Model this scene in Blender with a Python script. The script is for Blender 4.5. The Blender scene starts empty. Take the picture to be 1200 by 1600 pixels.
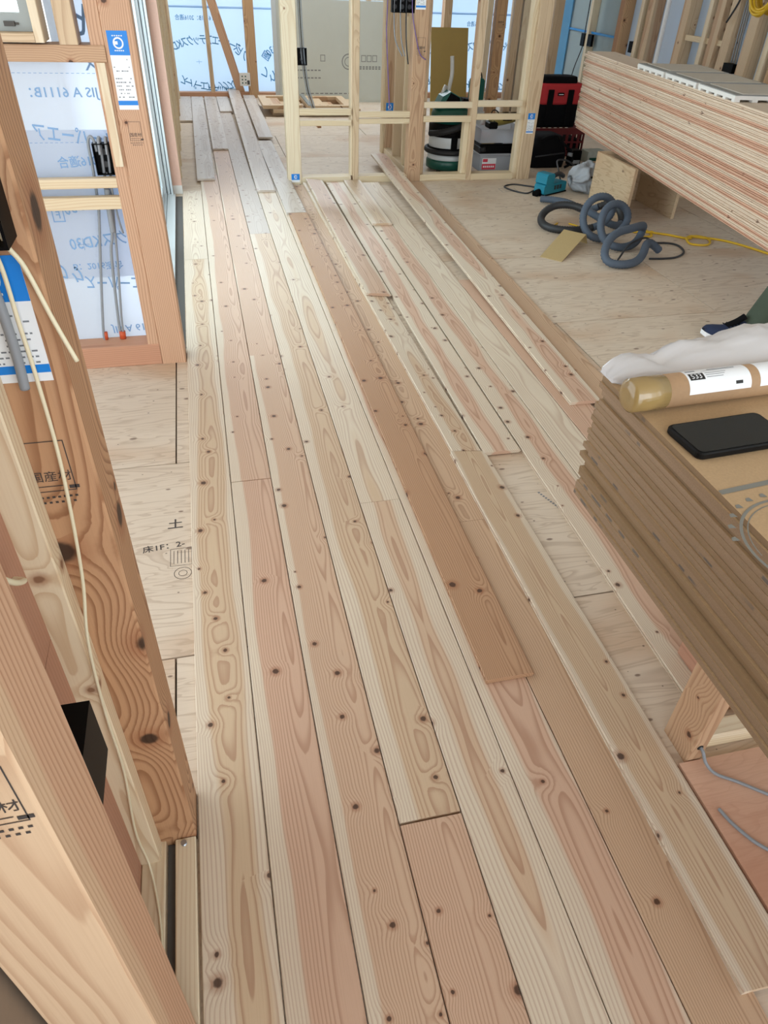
import bpy, bmesh, math, random
from mathutils import Vector, Matrix, Euler, noise as mnoise
random.seed(7)
PI = math.pi
S = bpy.context.scene
C = S.collection

# ---------------------------------------------------------------- camera
cam_d = bpy.data.cameras.new('camera'); cam = bpy.data.objects.new('camera', cam_d); C.objects.link(cam)
# columns: right, up, back (world axes: x across the boards, y along the boards, z up; z = 0 is the top of the laid boards)
cam.matrix_world = Matrix(((0.97367, 0.11563, -0.19644, 0.0),
                           (-0.22570, 0.61446, -0.75602, 0.0),
                           (0.03281, 0.78042, 0.62438, 1.45),
                           (0, 0, 0, 1)))
cam_d.sensor_fit = 'VERTICAL'; cam_d.sensor_height = 36.0; cam_d.lens = 36.0 * 1085.0 / 1600.0
cam_d.clip_start = 0.02; cam_d.clip_end = 200
S.camera = cam

# ---------------------------------------------------------------- world, door light and added fill lights, exposure
W = bpy.data.worlds.new('world'); S.world = W; W.use_nodes = True
bg = W.node_tree.nodes['Background']
bg.inputs['Color'].default_value = (0.90, 0.96, 1.0, 1); bg.inputs['Strength'].default_value = 3.2

def area(name, loc, rot, sx, sy, power, col):
    d = bpy.data.lights.new(name, 'AREA'); d.shape = 'RECTANGLE'; d.size = sx; d.size_y = sy
    d.energy = power; d.color = col
    o = bpy.data.objects.new(name, d); C.objects.link(o); o.location = loc; o.rotation_euler = rot
    return o
# daylight through the sliding door on the left
area('door_daylight', (-0.45, 4.45, 1.1), (0, -PI/2, 0), 1.9, 2.5, 78, (0.82, 0.93, 1.0))
# added fill light from behind the camera, standing in for unseen openings
area('rear_fill', (0.6, -2.2, 1.7), (PI/2 - 0.25, 0, 0), 3.6, 1.9, 70, (0.90, 0.96, 1.0))
# added fill light to brighten the far room; no window is built there
area('far_fill', (1.3, 9.9, 2.25), (-PI/2 + 0.75, 0, 0), 2.6, 0.7, 85, (0.88, 0.95, 1.0))

S.view_settings.view_transform = 'Standard'; S.view_settings.look = 'None'
S.view_settings.exposure = -0.50; S.view_settings.gamma = 1.0
S.view_settings.use_curve_mapping = False

# ---------------------------------------------------------------- helpers
def lin(c):
    return tuple(((v / 255.0) / 12.92 if v <= 10 else (((v / 255.0) + 0.055) / 1.055) ** 2.4) for v in c) + (1.0,)

class NT:
    def __init__(self, mat):
        mat.use_nodes = True; self.t = mat.node_tree; self.t.nodes.clear()
        self.out = self.t.nodes.new('ShaderNodeOutputMaterial')
    def n(self, typ, **kw):
        nd = self.t.nodes.new(typ)
        for k, v in kw.items():
            if hasattr(nd, k): setattr(nd, k, v)
        return nd
    def l(self, a, b): self.t.links.new(a, b)
    def set(self, sock, v):
        if isinstance(v, bpy.types.NodeSocket): self.l(v, sock)
        else: sock.default_value = v
    def math(self, op, a, b=0.0, c=None, clamp=False):
        nd = self.n('ShaderNodeMath'); nd.operation = op; nd.use_clamp = clamp
        self.set(nd.inputs[0], a); self.set(nd.inputs[1], b)
        if c is not None: self.set(nd.inputs[2], c)
        return nd.outputs[0]
    def ramp01(self, v, lo, hi):
        nd = self.n('ShaderNodeMapRange'); nd.interpolation_type = 'SMOOTHSTEP'
        self.set(nd.inputs['Value'], v); self.set(nd.inputs['From Min'], lo); self.set(nd.inputs['From Max'], hi)
        return nd.outputs['Result']
    def mix(self, f, a, b, blend='MIX'):
        nd = self.n('ShaderNodeMix'); nd.data_type = 'RGBA'; nd.blend_type = blend
        self.set(nd.inputs[0], f); self.set(nd.inputs[6], a); self.set(nd.inputs[7], b)
        return nd.outputs[2]
    def noise(self, vec, scale, detail=2.0, rough=0.5, dist=0.0):
        nd = self.n('ShaderNodeTexNoise'); self.set(nd.inputs['Vector'], vec)
        nd.inputs['Scale'].default_value = scale; nd.inputs['Detail'].default_value = detail
        nd.inputs['Roughness'].default_value = rough; nd.inputs['Distortion'].default_value = dist
        return nd.outputs['Fac']
    def comb(self, x, y, z):
        nd = self.n('ShaderNodeCombineXYZ')
        for s, v in zip(nd.inputs, (x, y, z)): self.set(s, v)
        return nd.outputs[0]
    def attr(self, name):
        nd = self.n('ShaderNodeAttribute'); nd.attribute_type = 'OBJECT'; nd.attribute_name = name
        return nd.outputs['Fac']
    def xyz(self):
        tc = self.n('ShaderNodeTexCoord'); sp = self.n('ShaderNodeSeparateXYZ'); self.l(tc.outputs['Object'], sp.inputs[0])
        return tc.outputs['Object'], sp.outputs[0], sp.outputs[1], sp.outputs[2]
    def bsdf(self, col, rough=0.5, **kw):
        b = self.n('ShaderNodeBsdfPrincipled'); self.set(b.inputs['Base Color'], col); self.set(b.inputs['Roughness'], rough)
        for k, v in kw.items(): self.set(b.inputs[k.replace('_', ' ')], v)
        self.l(b.outputs[0], self.out.inputs[0]); return b
    def bump(self, b, h, strength=0.3, dist=0.002):
        bp = self.n('ShaderNodeBump'); bp.inputs['Strength'].default_value = strength; bp.inputs['Distance'].default_value = dist
        self.set(bp.inputs['Height'], h); self.l(bp.outputs[0], b.inputs['Normal'])

M = {}
def wood(name, heart, sap, late, late_str=0.55, rings=190.0, knot=(60, 36, 26), rough=0.5, knot_scale=8.5, wob=0.05, spec=0.4, heart2=None, kscale=1.0):
    """Sawn softwood, grain along the object's local y: growth rings of a log cut by the board, heart and sap wood, knots."""
    m = bpy.data.materials.new(name); t = NT(m); M[name] = m
    obj, x, y, z = t.xyz()
    seed = t.attr('seed'); gx = t.attr('gx'); gz = t.attr('gz'); rh = t.attr('rh'); kd = t.attr('kd')
    so = t.math('MULTIPLY', seed, 13.7)
    vlow = t.comb(t.math('MULTIPLY', x, 5.0), t.math('ADD', t.math('MULTIPLY', y, 1.15), so), t.math('ADD', t.math('MULTIPLY', z, 5.0), so))
    n1 = t.noise(vlow, 1.0, 2.0, 0.5)
    vlow2 = t.comb(t.math('ADD', t.math('MULTIPLY', x, 4.0), so), t.math('MULTIPLY', y, 0.9), t.math('ADD', t.math('MULTIPLY', z, 4.0), 31.0))
    n2 = t.noise(vlow2, 1.0, 2.0, 0.5)
    # knots
    vo = t.n('ShaderNodeTexVoronoi'); vo.voronoi_dimensions = '2D'; vo.feature = 'F1'
    t.l(t.comb(t.math('ADD', t.math('ADD', x, z), so), t.math('ADD', y, t.math('MULTIPLY', seed, 3.1)), 0.0), vo.inputs['Vector'])
    vo.inputs['Scale'].default_value = knot_scale
    sep = t.n('ShaderNodeSeparateColor'); t.l(vo.outputs['Color'], sep.inputs[0])
    keep = t.math('LESS_THAN', sep.outputs[0], kd)
    kr = t.math('MULTIPLY_ADD', sep.outputs[1], 0.0068*kscale, 0.0030*kscale)
    d = t.math('DIVIDE', vo.outputs['Distance'], knot_scale)
    dn = t.math('ADD', d, t.math('MULTIPLY', t.math('SUBTRACT', t.noise(obj, 120.0, 1.0), 0.5), 0.004))
    far_k = t.math('SUBTRACT', 1.0, keep)
    dk = t.math('ADD', dn, far_k)                                  # suppressed knots are pushed away
    push = t.math('MULTIPLY', t.math('POWER', 2.718, t.math('MULTIPLY', t.math('MULTIPLY', dk, dk), -1600.0/kscale**2)), 0.012*kscale)
    X = t.math('ADD', t.math('SUBTRACT', x, gx), t.math('MULTIPLY', t.math('SUBTRACT', n1, 0.5), wob))
    Z = t.math('ADD', t.math('ADD', z, gz), t.math('MULTIPLY', t.math('SUBTRACT', n2, 0.5), wob * 1.6))
    r = t.math('SQRT', t.math('ADD', t.math('MULTIPLY', X, X), t.math('MULTIPLY', Z, Z)))
    fine = t.noise(t.comb(t.math('MULTIPLY', x, 40.0), t.math('MULTIPLY', y, 2.0), t.math('MULTIPLY', z, 40.0)), 1.0, 2.0)
    r2 = t.math('ADD', t.math('ADD', r, push), t.math('MULTIPLY', t.math('SUBTRACT', fine, 0.5), 0.0022))
    ph = t.math('FRACT', t.math('MULTIPLY', r2, rings))
    up = t.ramp01(ph, 0.42, 0.92); dn2 = t.ramp01(ph, 1.0, 0.93)
    ring = t.math('MULTIPLY', t.math('MULTIPLY', up, dn2), late_str)
    hs = t.ramp01(t.math('ADD', r, t.math('MULTIPLY', t.math('SUBTRACT', fine, 0.5), 0.004)), t.math('SUBTRACT', rh, 0.004), t.math('ADD', rh, 0.005))
    hc = t.mix(t.attr('pk'), lin(heart), lin(heart2 or heart))
    col = t.mix(hs, hc, lin(sap))
    fib = t.noise(t.comb(t.math('MULTIPLY', x, 420.0), t.math('MULTIPLY', y, 6.0), t.math('MULTIPLY', z, 420.0)), 1.0, 2.0)
    col = t.mix(t.math('MULTIPLY', ring, t.math('MULTIPLY_ADD', hs, -0.35, 1.0)), col, lin(late))
    col = t.mix(t.math('MULTIPLY', t.math('SUBTRACT', fib, 0.45), 0.35, clamp=True), col, lin(late))
    blot = t.noise(t.comb(t.math('MULTIPLY', x, 6.0), t.math('ADD', t.math('MULTIPLY', y, 1.4), so), z), 1.0, 2.0)
    col = t.mix(t.math('MULTIPLY', t.math('SUBTRACT', blot, 0.45), 0.5, clamp=True), col, lin(tuple(int(v * 0.86) for v in heart)))
    halo = t.ramp01(dk, t.math('MULTIPLY', kr, 2.6), kr)
    col = t.mix(t.math('MULTIPLY', halo, 0.45), col, lin((150, 92, 60)))
    km = t.ramp01(dk, t.math('MULTIPLY', kr, 1.15), t.math('MULTIPLY', kr, 0.65))
    col = t.mix(t.math('MULTIPLY', km, 0.88), col, lin(knot))
    b = t.bsdf(col, t.math('MULTIPLY_ADD', fib, 0.12, rough), Specular_IOR_Level=spec)
    t.bump(b, t.math('SUBTRACT', t.math('MULTIPLY', fib, 0.25), t.math('MULTIPLY', ring, 0.5)), 0.18, 0.0012)
    return m

wood('cedar_board', (208, 174, 150), (221, 207, 186), (160, 116, 90), 0.58, 175, rough=0.35, spec=0.5, heart2=(208, 184, 154))
wood('cedar_weathered_sheen', (198, 186, 175), (210, 201, 192), (168, 148, 134), 0.5, 150, rough=0.34, knot=(104, 84, 72))  # grey of weathered boards, with far-floor sheen put into the colour
wood('cedar_dark', (202, 171, 142), (210, 181, 152), (154, 116, 88), 0.55, 190, rough=0.42)
wood('cedar_brown', (188, 150, 118), (196, 160, 128), (136, 92, 62), 0.6, 180, rough=0.40, kscale=1.2)
wood('post_wood', (206, 168, 138), (214, 184, 152), (156, 106, 74), 0.58, 150, rough=0.5, knot_scale=4.0, kscale=1.3)
wood('post_old', (188, 146, 108), (202, 164, 124), (124, 78, 48), 0.62, 140, rough=0.55, knot_scale=4.5, kscale=1.6)
wood('post_knotty', (190, 148, 112), (204, 166, 128), (128, 80, 48), 0.66, 120, knot=(30, 19, 14), rough=0.55, knot_scale=5.0, kscale=2.3, wob=0.08)
wood('stud_figured', (226, 206, 172), (232, 216, 186), (188, 148, 102), 0.7, 150, rough=0.5, knot=(136, 100, 74), knot_scale=5.0, wob=0.07)
wood('stud_pale', (224, 206, 174), (230, 215, 188), (200, 168, 126), 0.55, 130, rough=0.5, knot=(136, 100, 74), knot_scale=4.0)
wood('stud_brown', (196, 162, 130), (212, 188, 156), (150, 108, 78), 0.55, 150, rough=0.5, knot_scale=4.5, kscale=1.2)
wood('plate_red', (194, 146, 118), (204, 158, 128), (160, 106, 78), 0.4, 130, rough=0.55, knot_scale=4.0)
wood('plank_edge', (214, 172, 146), (228, 209, 187), (178, 134, 108), 0.30, 90, knot=(74, 48, 38), rough=0.55, knot_scale=5.0, wob=0.07)
wood('red_sheathing', (192, 146, 122), (184, 138, 114), (150, 102, 80), 0.45, 120, rough=0.5, knot_scale=4.0)

def plywood(name, base, light, line, rough=0.55, spots=1.0, warm=(196, 160, 126), lines=0.42):
    """Rotary-cut veneer: wavy lines along local x, small dark nail and knot marks, local z up."""
    m = bpy.data.materials.new(name); t = NT(m); M[name] = m
    obj, x, y, z = t.xyz(); seed = t.math('MULTIPLY', t.attr('seed'), 9.3)
    v = t.comb(t.math('ADD', t.math('MULTIPLY', x, 0.9), seed), t.math('MULTIPLY', y, 5.0), t.math('ADD', seed, t.math('MULTIPLY', z, 40.0)))
    n = t.noise(v, 1.6, 3.0, 0.55, 0.6)
    ph = t.math('FRACT', t.math('MULTIPLY', n, 13.0))
    ring = t.math('MULTIPLY', t.ramp01(ph, 0.55, 0.93), t.ramp01(ph, 1.0, 0.94))
    col = t.mix(t.noise(v, 0.8, 2.0), lin(base), lin(light))
    col = t.mix(t.ramp01(t.noise(t.comb(t.math('ADD', x, seed), t.math('MULTIPLY', y, 1.6), seed), 1.3, 3.0), 0.5, 0.72), col, lin(warm))
    col = t.mix(t.math('MULTIPLY', ring, lines), col, lin(line))
    fib = t.noise(t.comb(t.math('MULTIPLY', x, 9.0), t.math('MULTIPLY', y, 300.0), t.math('MULTIPLY', z, 300.0)), 1.0, 2.0)
    col = t.mix(t.math('MULTIPLY', t.math('SUBTRACT', fib, 0.4), 0.4, clamp=True), col, lin(line))
    for sc, stretch, lim, r0, cc in ((7.5, 0.5, 0.55, 0.010, (104, 78, 64)), (11.0, 0.8, 0.45, 0.0042, (78, 62, 52))):
        vo = t.n('ShaderNodeTexVoronoi'); vo.voronoi_dimensions = '2D'; vo.inputs['Scale'].default_value = sc
        t.l(t.comb(t.math('ADD', t.math('MULTIPLY', x, stretch), seed), y, 0.0), vo.inputs['Vector'])
        sep = t.n('ShaderNodeSeparateColor'); t.l(vo.outputs['Color'], sep.inputs[0])
        d = t.math('DIVIDE', vo.outputs['Distance'], sc)
        rr = t.math('MULTIPLY', t.math('MULTIPLY_ADD', sep.outputs[1], 0.6, 0.4), r0)
        k = t.math('MULTIPLY', t.ramp01(d, rr, t.math('MULTIPLY', rr, 0.45)), t.math('LESS_THAN', sep.outputs[0], lim * spots))
        col = t.mix(t.math('MULTIPLY', k, 0.75), col, lin(cc))
    b = t.bsdf(col, rough, Specular_IOR_Level=0.35)
    t.bump(b, ring, 0.08, 0.001)
    return m
plywood('subfloor_ply', (208, 190, 170), (222, 208, 190), (168, 144, 122), warm=(200, 170, 142))
plywood('support_ply', (200, 174, 142), (214, 192, 160), (162, 126, 92), spots=0.8)
plywood('lauan_ply', (214, 172, 148), (220, 182, 156), (170, 120, 94), spots=0.0, warm=(196, 148, 122), lines=0.14)

def plain(name, col, rough=0.5, metal=0.0, spec=0.5, bump=0.0, bscale=200.0, var=0.0, **kw):
    m = bpy.data.materials.new(name); t = NT(m); M[name] = m
    c = lin(col)
    if var or bump:
        obj, x, y, z = t.xyz(); n = t.noise(obj, bscale, 3.0)
        if var: c = t.mix(t.math('MULTIPLY', n, var), c, lin(tuple(int(v * 0.72) for v in col)))
    b = t.bsdf(c, rough, Metallic=metal, Specular_IOR_Level=spec, **kw)
    if bump: t.bump(b, n, bump, 0.002)
    return m
plain('black_plastic', (5, 5, 6), 0.5, spec=0.10)
plain('black_rubber', (24, 25, 27), 0.7)
plain('black_fabric', (15, 15, 18), 0.95, spec=0.15, bump=0.4, bscale=500)
plain('red_fabric', (196, 50, 56), 0.85, bump=0.4, bscale=400, var=0.3)
plain('red_plastic', (96, 20, 26), 0.4)
plain('cable_grey', (142, 148, 154), 0.45)
plain('cable_cream', (228, 220, 190), 0.45)
plain('cable_dark', (44, 46, 50), 0.5)
plain('cable_violet', (116, 92, 150), 0.5)
plain('cable_orange', (198, 84, 44), 0.5)
plain('hose_grey', (84, 96, 112), 0.75, var=0.4, bscale=40)
plain('yellow_cord', (218, 176, 36), 0.5)
plain('sticker_white', (236, 240, 244), 0.4)
plain('sticker_blue', (20, 130, 220), 0.4)
plain('print_gyp', (150, 156, 158), 0.7)
plain('print_grey', (120, 126, 134), 0.6)
plain('print_dark', (64, 58, 56), 0.6)
plain('print_black', (22, 22, 24), 0.5)
plain('print_membrane', (132, 172, 216), 0.6)
plain('print_membrane_far', (88, 160, 214), 0.6)
plain('aluminium', (206, 214, 218), 0.35, 0.3)
plain('aluminium_grey', (150, 156, 154), 0.4, 0.3)
plain('zinc', (176, 184, 190), 0.35, 0.9)
plain('pink_board', (232, 190, 172), 0.7, var=0.25, bscale=60)
plain('gypsum', (222, 230, 227), 0.8, var=0.12, bscale=8)
plain('mdf_top', (194, 164, 126), 0.62, var=0.45, bscale=260, bump=0.15)
plain('print_mdf', (128, 128, 122), 0.7)
plain('kraft', (188, 154, 118), 0.7, var=0.3, bscale=160)
plain('tape_brown', (164, 138, 88), 0.12, spec=0.8, var=0.5, bscale=22, bump=0.5)
plain('phone_glass', (8, 13, 16), 0.05, spec=0.45)
plain('phone_case', (6, 6, 7), 0.5, spec=0.2)
plain('cardboard', (190, 166, 118), 0.8, var=0.3, bscale=120)
plain('olive_board', (176, 150, 84), 0.55, var=0.2, bscale=8)
plain('tool_teal', (28, 132, 158), 0.4)
plain('tool_green', (16, 92, 84), 0.4)
plain('tool_olive', (140, 128, 62), 0.4)
plain('vac_green', (18, 78, 66), 0.35)
plain('vac_silver', (196, 200, 202), 0.35)
plain('pipe_grey', (190, 190, 186), 0.3)
plain('bag_grey', (176, 182, 190), 0.6, var=0.4, bscale=14, bump=0.4)
plain('tile_grey', (150, 150, 148), 0.6)
plain('tile_beige', (206, 196, 182), 0.65, var=0.2, bscale=40)
plain('tile_white', (232, 230, 226), 0.6)
plain('foam_dark', (88, 86, 84), 0.9)
plain('orange_plastic', (222, 96, 40), 0.45)
plain('label_red', (214, 62, 84), 0.5)
plain('navy_fabric', (34, 46, 76), 0.85, bump=0.3, bscale=300)
plain('sole_white', (232, 234, 238), 0.5)
plain('trouser_green', (70, 82, 68), 0.9, var=0.5, bscale=14, bump=0.3)
plain('shirt_grey', (96, 100, 106), 0.9)
plain('skin', (206, 160, 132), 0.55)
plain('hair', (26, 22, 20), 0.6)
plain('tape_blue', (40, 140, 210), 0.35)
plain('grey_panel', (128, 112, 96), 0.7, var=0.4, bscale=30)
plain('ceiling_wood', (226, 220, 210), 0.8, var=0.2, bscale=6)
plain('box_green_white', (196, 204, 196), 0.6, var=0.7, bscale=30)

def mdf_edge():
    m = bpy.data.materials.new('mdf_edge'); t = NT(m); M['mdf_edge'] = m
    obj, x, y, z = t.xyz(); seed = t.math('MULTIPLY', t.attr('seed'), 7.7); tone = t.attr('kd')
    n = t.noise(obj, 420.0, 2.0); col = t.mix(n, lin((140, 116, 92)), lin((172, 146, 118)))
    col = t.mix(tone, col, lin((138, 112, 78)))
    st = t.noise(t.comb(seed, t.math('MULTIPLY', y, 2.0), t.math('MULTIPLY', z, 240.0)), 1.0, 2.0)
    col = t.mix(t.math('MULTIPLY', st, 0.35), col, lin((112, 90, 66)))
    dash = t.noise(t.comb(seed, t.math('ADD', t.math('MULTIPLY', y, 34.0), seed), 0.0), 1.0, 1.0)
    zone = t.noise(t.comb(t.math('ADD', seed, 40.0), t.math('ADD', t.math('MULTIPLY', y, 2.2), seed), 0.0), 1.0, 1.0)
    band = t.ramp01(t.math('ABSOLUTE', z), 0.0030, 0.0022)
    mk = t.math('MULTIPLY', t.math('MULTIPLY', t.ramp01(dash, 0.50, 0.56), t.ramp01(zone, 0.56, 0.60)), band)
    col = t.mix(t.math('MULTIPLY', mk, 0.75), col, lin((84, 84, 84)))
    t.bsdf(col, 0.75)
mdf_edge()

def membrane(name, col, trans, amount):
    """Thin house-wrap: part of the daylight behind it comes through."""
    m = bpy.data.materials.new(name); t = NT(m); M[name] = m
    obj, x, y, z = t.xyz()
    n = t.noise(obj, 5.0, 3.0)
    c = t.mix(t.math('MULTIPLY', n, 0.25), lin(col), lin(tuple(int(v * 0.88) for v in col)))
    d = t.n('ShaderNodeBsdfDiffuse'); t.l(c, d.inputs[0])
    tr = t.n('ShaderNodeBsdfTranslucent'); tr.inputs[0].default_value = lin(trans)
    mx = t.n('ShaderNodeMixShader'); mx.inputs[0].default_value = amount
    t.l(d.outputs[0], mx.inputs[1]); t.l(tr.outputs[0], mx.inputs[2]); t.l(mx.outputs[0], t.out.inputs[0])
membrane('wrap_near', (232, 237, 244), (232, 240, 250), 0.55)
membrane('wrap_right_dimmed', (206, 214, 222), (190, 206, 222), 0.25)  # same wrap made darker and less translucent, to dim the right side
membrane('wrap_far', (230, 240, 250), (222, 238, 252), 0.62)
membrane('insulation', (204, 216, 214), (196, 214, 216), 0.35)

def glassy(name, tint, gloss=0.12):
    m = bpy.data.materials.new(name); t = NT(m); M[name] = m
    a = t.n('ShaderNodeBsdfTransparent'); a.inputs[0].default_value = tint
    g = t.n('ShaderNodeBsdfGlossy'); g.inputs['Roughness'].default_value = 0.03
    mx = t.n('ShaderNodeMixShader'); mx.inputs[0].default_value = gloss
    t.l(a.outputs[0], mx.inputs[1]); t.l(g.outputs[0], mx.inputs[2]); t.l(mx.outputs[0], t.out.inputs[0])
glassy('pane_glass', (0.93, 0.97, 0.97, 1))
def poly_film(name, col, alpha, rough):
    m = bpy.data.materials.new(name); t = NT(m); M[name] = m
    b = t.bsdf(lin(col), rough, Specular_IOR_Level=0.6)
    tl = t.n('ShaderNodeBsdfTranslucent'); tl.inputs[0].default_value = lin(col)
    a = t.n('ShaderNodeBsdfTransparent'); m1 = t.n('ShaderNodeMixShader'); m1.inputs[0].default_value = 0.35
    t.l(b.outputs[0], m1.inputs[1]); t.l(tl.outputs[0], m1.inputs[2])
    m2 = t.n('ShaderNodeMixShader'); m2.inputs[0].default_value = 1 - alpha
    t.l(m1.outputs[0], m2.inputs[1]); t.l(a.outputs[0], m2.inputs[2]); t.l(m2.outputs[0], t.out.inputs[0])
poly_film('poly_bag', (244, 248, 255), 0.97, 0.22)
poly_film('clear_box', (206, 212, 220), 0.6, 0.2)
poly_film('blue_film', (120, 190, 226), 0.85, 0.2)

# ---------------------------------------------------------------- geometry helpers
class MB:
    def __init__(self): self.v = []; self.f = []; self.m = []; self.sm = []; self.cur = 0
    def add(self, vs, fs, smooth=False):
        o = len(self.v); self.v += [tuple(p) for p in vs]
        for f in fs: self.f.append(tuple(i + o for i in f)); self.m.append(self.cur); self.sm.append(smooth)
        return self
    def box(self, x0, x1, y0, y1, z0, z1):
        vs = [(x0,y0,z0),(x1,y0,z0),(x1,y1,z0),(x0,y1,z0),(x0,y0,z1),(x1,y0,z1),(x1,y1,z1),(x0,y1,z1)]
        return self.add(vs, [(0,3,2,1),(4,5,6,7),(0,1,5,4),(1,2,6,5),(2,3,7,6),(3,0,4,7)])
    def prism(self, poly, y0, y1):
        """poly in (x,z), extruded along y"""
        n = len(poly); vs = [(p[0], y0, p[1]) for p in poly] + [(p[0], y1, p[1]) for p in poly]
        return self.add(vs, [tuple(range(n)), tuple(range(2*n-1, n-1, -1))] + [(i, i+n, (i+1) % n + n, (i+1) % n) for i in range(n)])
    def bbox(self, x0, x1, y0, y1, z0, z1, b=0.004):
        """box with chamfered edges along y"""
        pts = [(x0+b,z0),(x1-b,z0),(x1,z0+b),(x1,z1-b),(x1-b,z1),(x0+b,z1),(x0,z1-b),(x0,z0+b)]
        return self.prism(pts, y0, y1)
    def tube(self, path, r, seg=8, cap=True, closed=False, rfun=None):
        P = [Vector(p) for p in path]; n = len(P); rings = []
        T0 = (P[1] - P[0]).normalized(); up = Vector((0,0,1)) if abs(T0.z) < 0.9 else Vector((1,0,0))
        N = (up - T0 * up.dot(T0)).normalized()
        o = len(self.v)
        for i in range(n):
            if closed: T = (P[(i+1) % n] - P[i-1]).normalized()
            else: T = (P[min(i+1, n-1)] - P[max(i-1, 0)]).normalized()
            N = (N - T * N.dot(T)); N = N.normalized() if N.length > 1e-6 else Vector((1,0,0)); B = T.cross(N)
            rr = rfun(i) if rfun else r
            for k in range(seg):
                a = 2 * PI * k / seg; self.v.append(tuple(P[i] + N * math.cos(a) * rr + B * math.sin(a) * rr))
        m = n if closed else n - 1
        for i in range(m):
            for k in range(seg):
                a = o + i*seg + k; b = o + i*seg + (k+1) % seg; j = (i+1) % n
                c = o + j*seg + (k+1) % seg; d = o + j*seg + k
                self.f.append((a, b, c, d)); self.m.append(self.cur); self.sm.append(True)
        if cap and not closed:
            self.f.append(tuple(o + k for k in range(seg-1, -1, -1))); self.m.append(self.cur); self.sm.append(False)
            self.f.append(tuple(o + (n-1)*seg + k for k in range(seg))); self.m.append(self.cur); self.sm.append(False)
        return self
    def lathe(self, prof, c=(0,0,0), seg=28):
        """prof list of (r,z) around z"""
        o = len(self.v); n = len(prof)
        for r, z in prof:
            for k in range(seg):
                a = 2*PI*k/seg; self.v.append((c[0]+r*math.cos(a), c[1]+r*math.sin(a), c[2]+z))
        for i in range(n-1):
            for k in range(seg):
                self.f.append((o+i*seg+k, o+i*seg+(k+1) % seg, o+(i+1)*seg+(k+1) % seg, o+(i+1)*seg+k)); self.m.append(self.cur); self.sm.append(True)
        self.f.append(tuple(o+k for k in range(seg-1,-1,-1))); self.m.append(self.cur); self.sm.append(False)
        self.f.append(tuple(o+(n-1)*seg+k for k in range(seg))); self.m.append(self.cur); self.sm.append(False)
        return self
    def xf(self, mat, start=0):
        for i in range(start, len(self.v)): self.v[i] = tuple(mat @ Vector(self.v[i]))
        return self
    def mesh(self, name, mats):
        me = bpy.data.meshes.new(name); me.from_pydata(self.v, [], self.f)
        for m in (mats if isinstance(mats, (list, tuple)) else [mats]): me.materials.append(M[m])
        me.polygons.foreach_set('material_index', self.m); me.polygons.foreach_set('use_smooth', self.sm); me.update()
        return me
    def build(self, name, mats, parent=None):
        """vertices are world coordinates; the object origin is its parent's base"""
        off = Vector((0,0,0))
        if parent is not None:
            inv = world_mat(parent).inverted(); self.v = [tuple(inv @ Vector(p)) for p in self.v]
            o = bpy.data.objects.new(name, self.mesh(name, mats)); o.parent = parent
        else:
            # origin at the base centre
            xs = [p[0] for p in self.v]; ys = [p[1] for p in self.v]; zs = [p[2] for p in self.v]
            off = Vector(((min(xs)+max(xs))/2, (min(ys)+max(ys))/2, min(zs)))
            self.v = [tuple(Vector(p) - off) for p in self.v]
            o = bpy.data.objects.new(name, self.mesh(name, mats)); o.location = off
        C.objects.link(o); return o

def world_mat(o):
    m = Matrix.LocRotScale(o.location, o.rotation_euler, None)
    while o.parent is not None: o = o.parent; m = Matrix.LocRotScale(o.location, o.rotation_euler, None) @ m
    return m
def world_loc(o): return world_mat(o).to_translation()
def tag(o, label, cat, group=None):
    o['label'] = label; o['category'] = cat
    if group: o['group'] = group
    return o
def thing(name, label, cat, loc, group=None):
    o = bpy.data.objects.new(name, None); C.objects.link(o); o.location = loc; o.empty_display_size = 0.05
    return tag(o, label, cat, group)
def structure(name, loc=(0,0,0)):
    o = bpy.data.objects.new(name, None); C.objects.link(o); o.location = loc; o['kind'] = 'structure'; o.empty_display_size = 0.1
    return o
def grain(o, gx=None, gz=None, rh=None, kd=None, seed=None, pk=None):
    o['seed'] = random.uniform(0, 10) if seed is None else float(seed)
    o['gx'] = random.uniform(-0.05, 0.05) if gx is None else float(gx)
    o['gz'] = random.uniform(0.02, 0.09) if gz is None else float(gz)
    o['rh'] = random.uniform(0.05, 0.12) if rh is None else float(rh)
    o['kd'] = random.uniform(0.15, 0.6) if kd is None else float(kd)
    o['pk'] = random.random() if pk is None else float(pk)
ROT = {'y': Euler((0,0,0)), 'z': Euler((PI/2,0,0)), 'x': Euler((0,0,-PI/2))}
def lumber(name, parent, x0, x1, y0, y1, z0, z1, mat, axis=None, ch=0.0018, **g):
    """one sawn piece; its grain runs along its local y, turned to the given world axis"""
    d = {'x': x1-x0, 'y': y1-y0, 'z': z1-z0}
    if axis is None: axis = max(d, key=d.get)
    L = d[axis]
    # for axis z: local x -> world x, local y -> world z, local z -> world -y ; for axis x: local y -> world x, local x -> world -y
    w = {'y': d['x'], 'z': d['x'], 'x': d['y']}[axis]; t = {'y': d['z'], 'z': d['y'], 'x': d['z']}[axis]
    mb = MB().bbox(-w/2, w/2, -L/2, L/2, -t/2, t/2, min(ch, w*0.2, t*0.2))
    o = bpy.data.objects.new(name, mb.mesh(name, mat)); C.objects.link(o)
    c = Vector(((x0+x1)/2, (y0+y1)/2, (z0+z1)/2))
    if parent is not None: o.parent = parent; c = c - world_loc(parent)
    o.location = c; o.rotation_euler = ROT[axis]; grain(o, **g)
    return o
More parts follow.
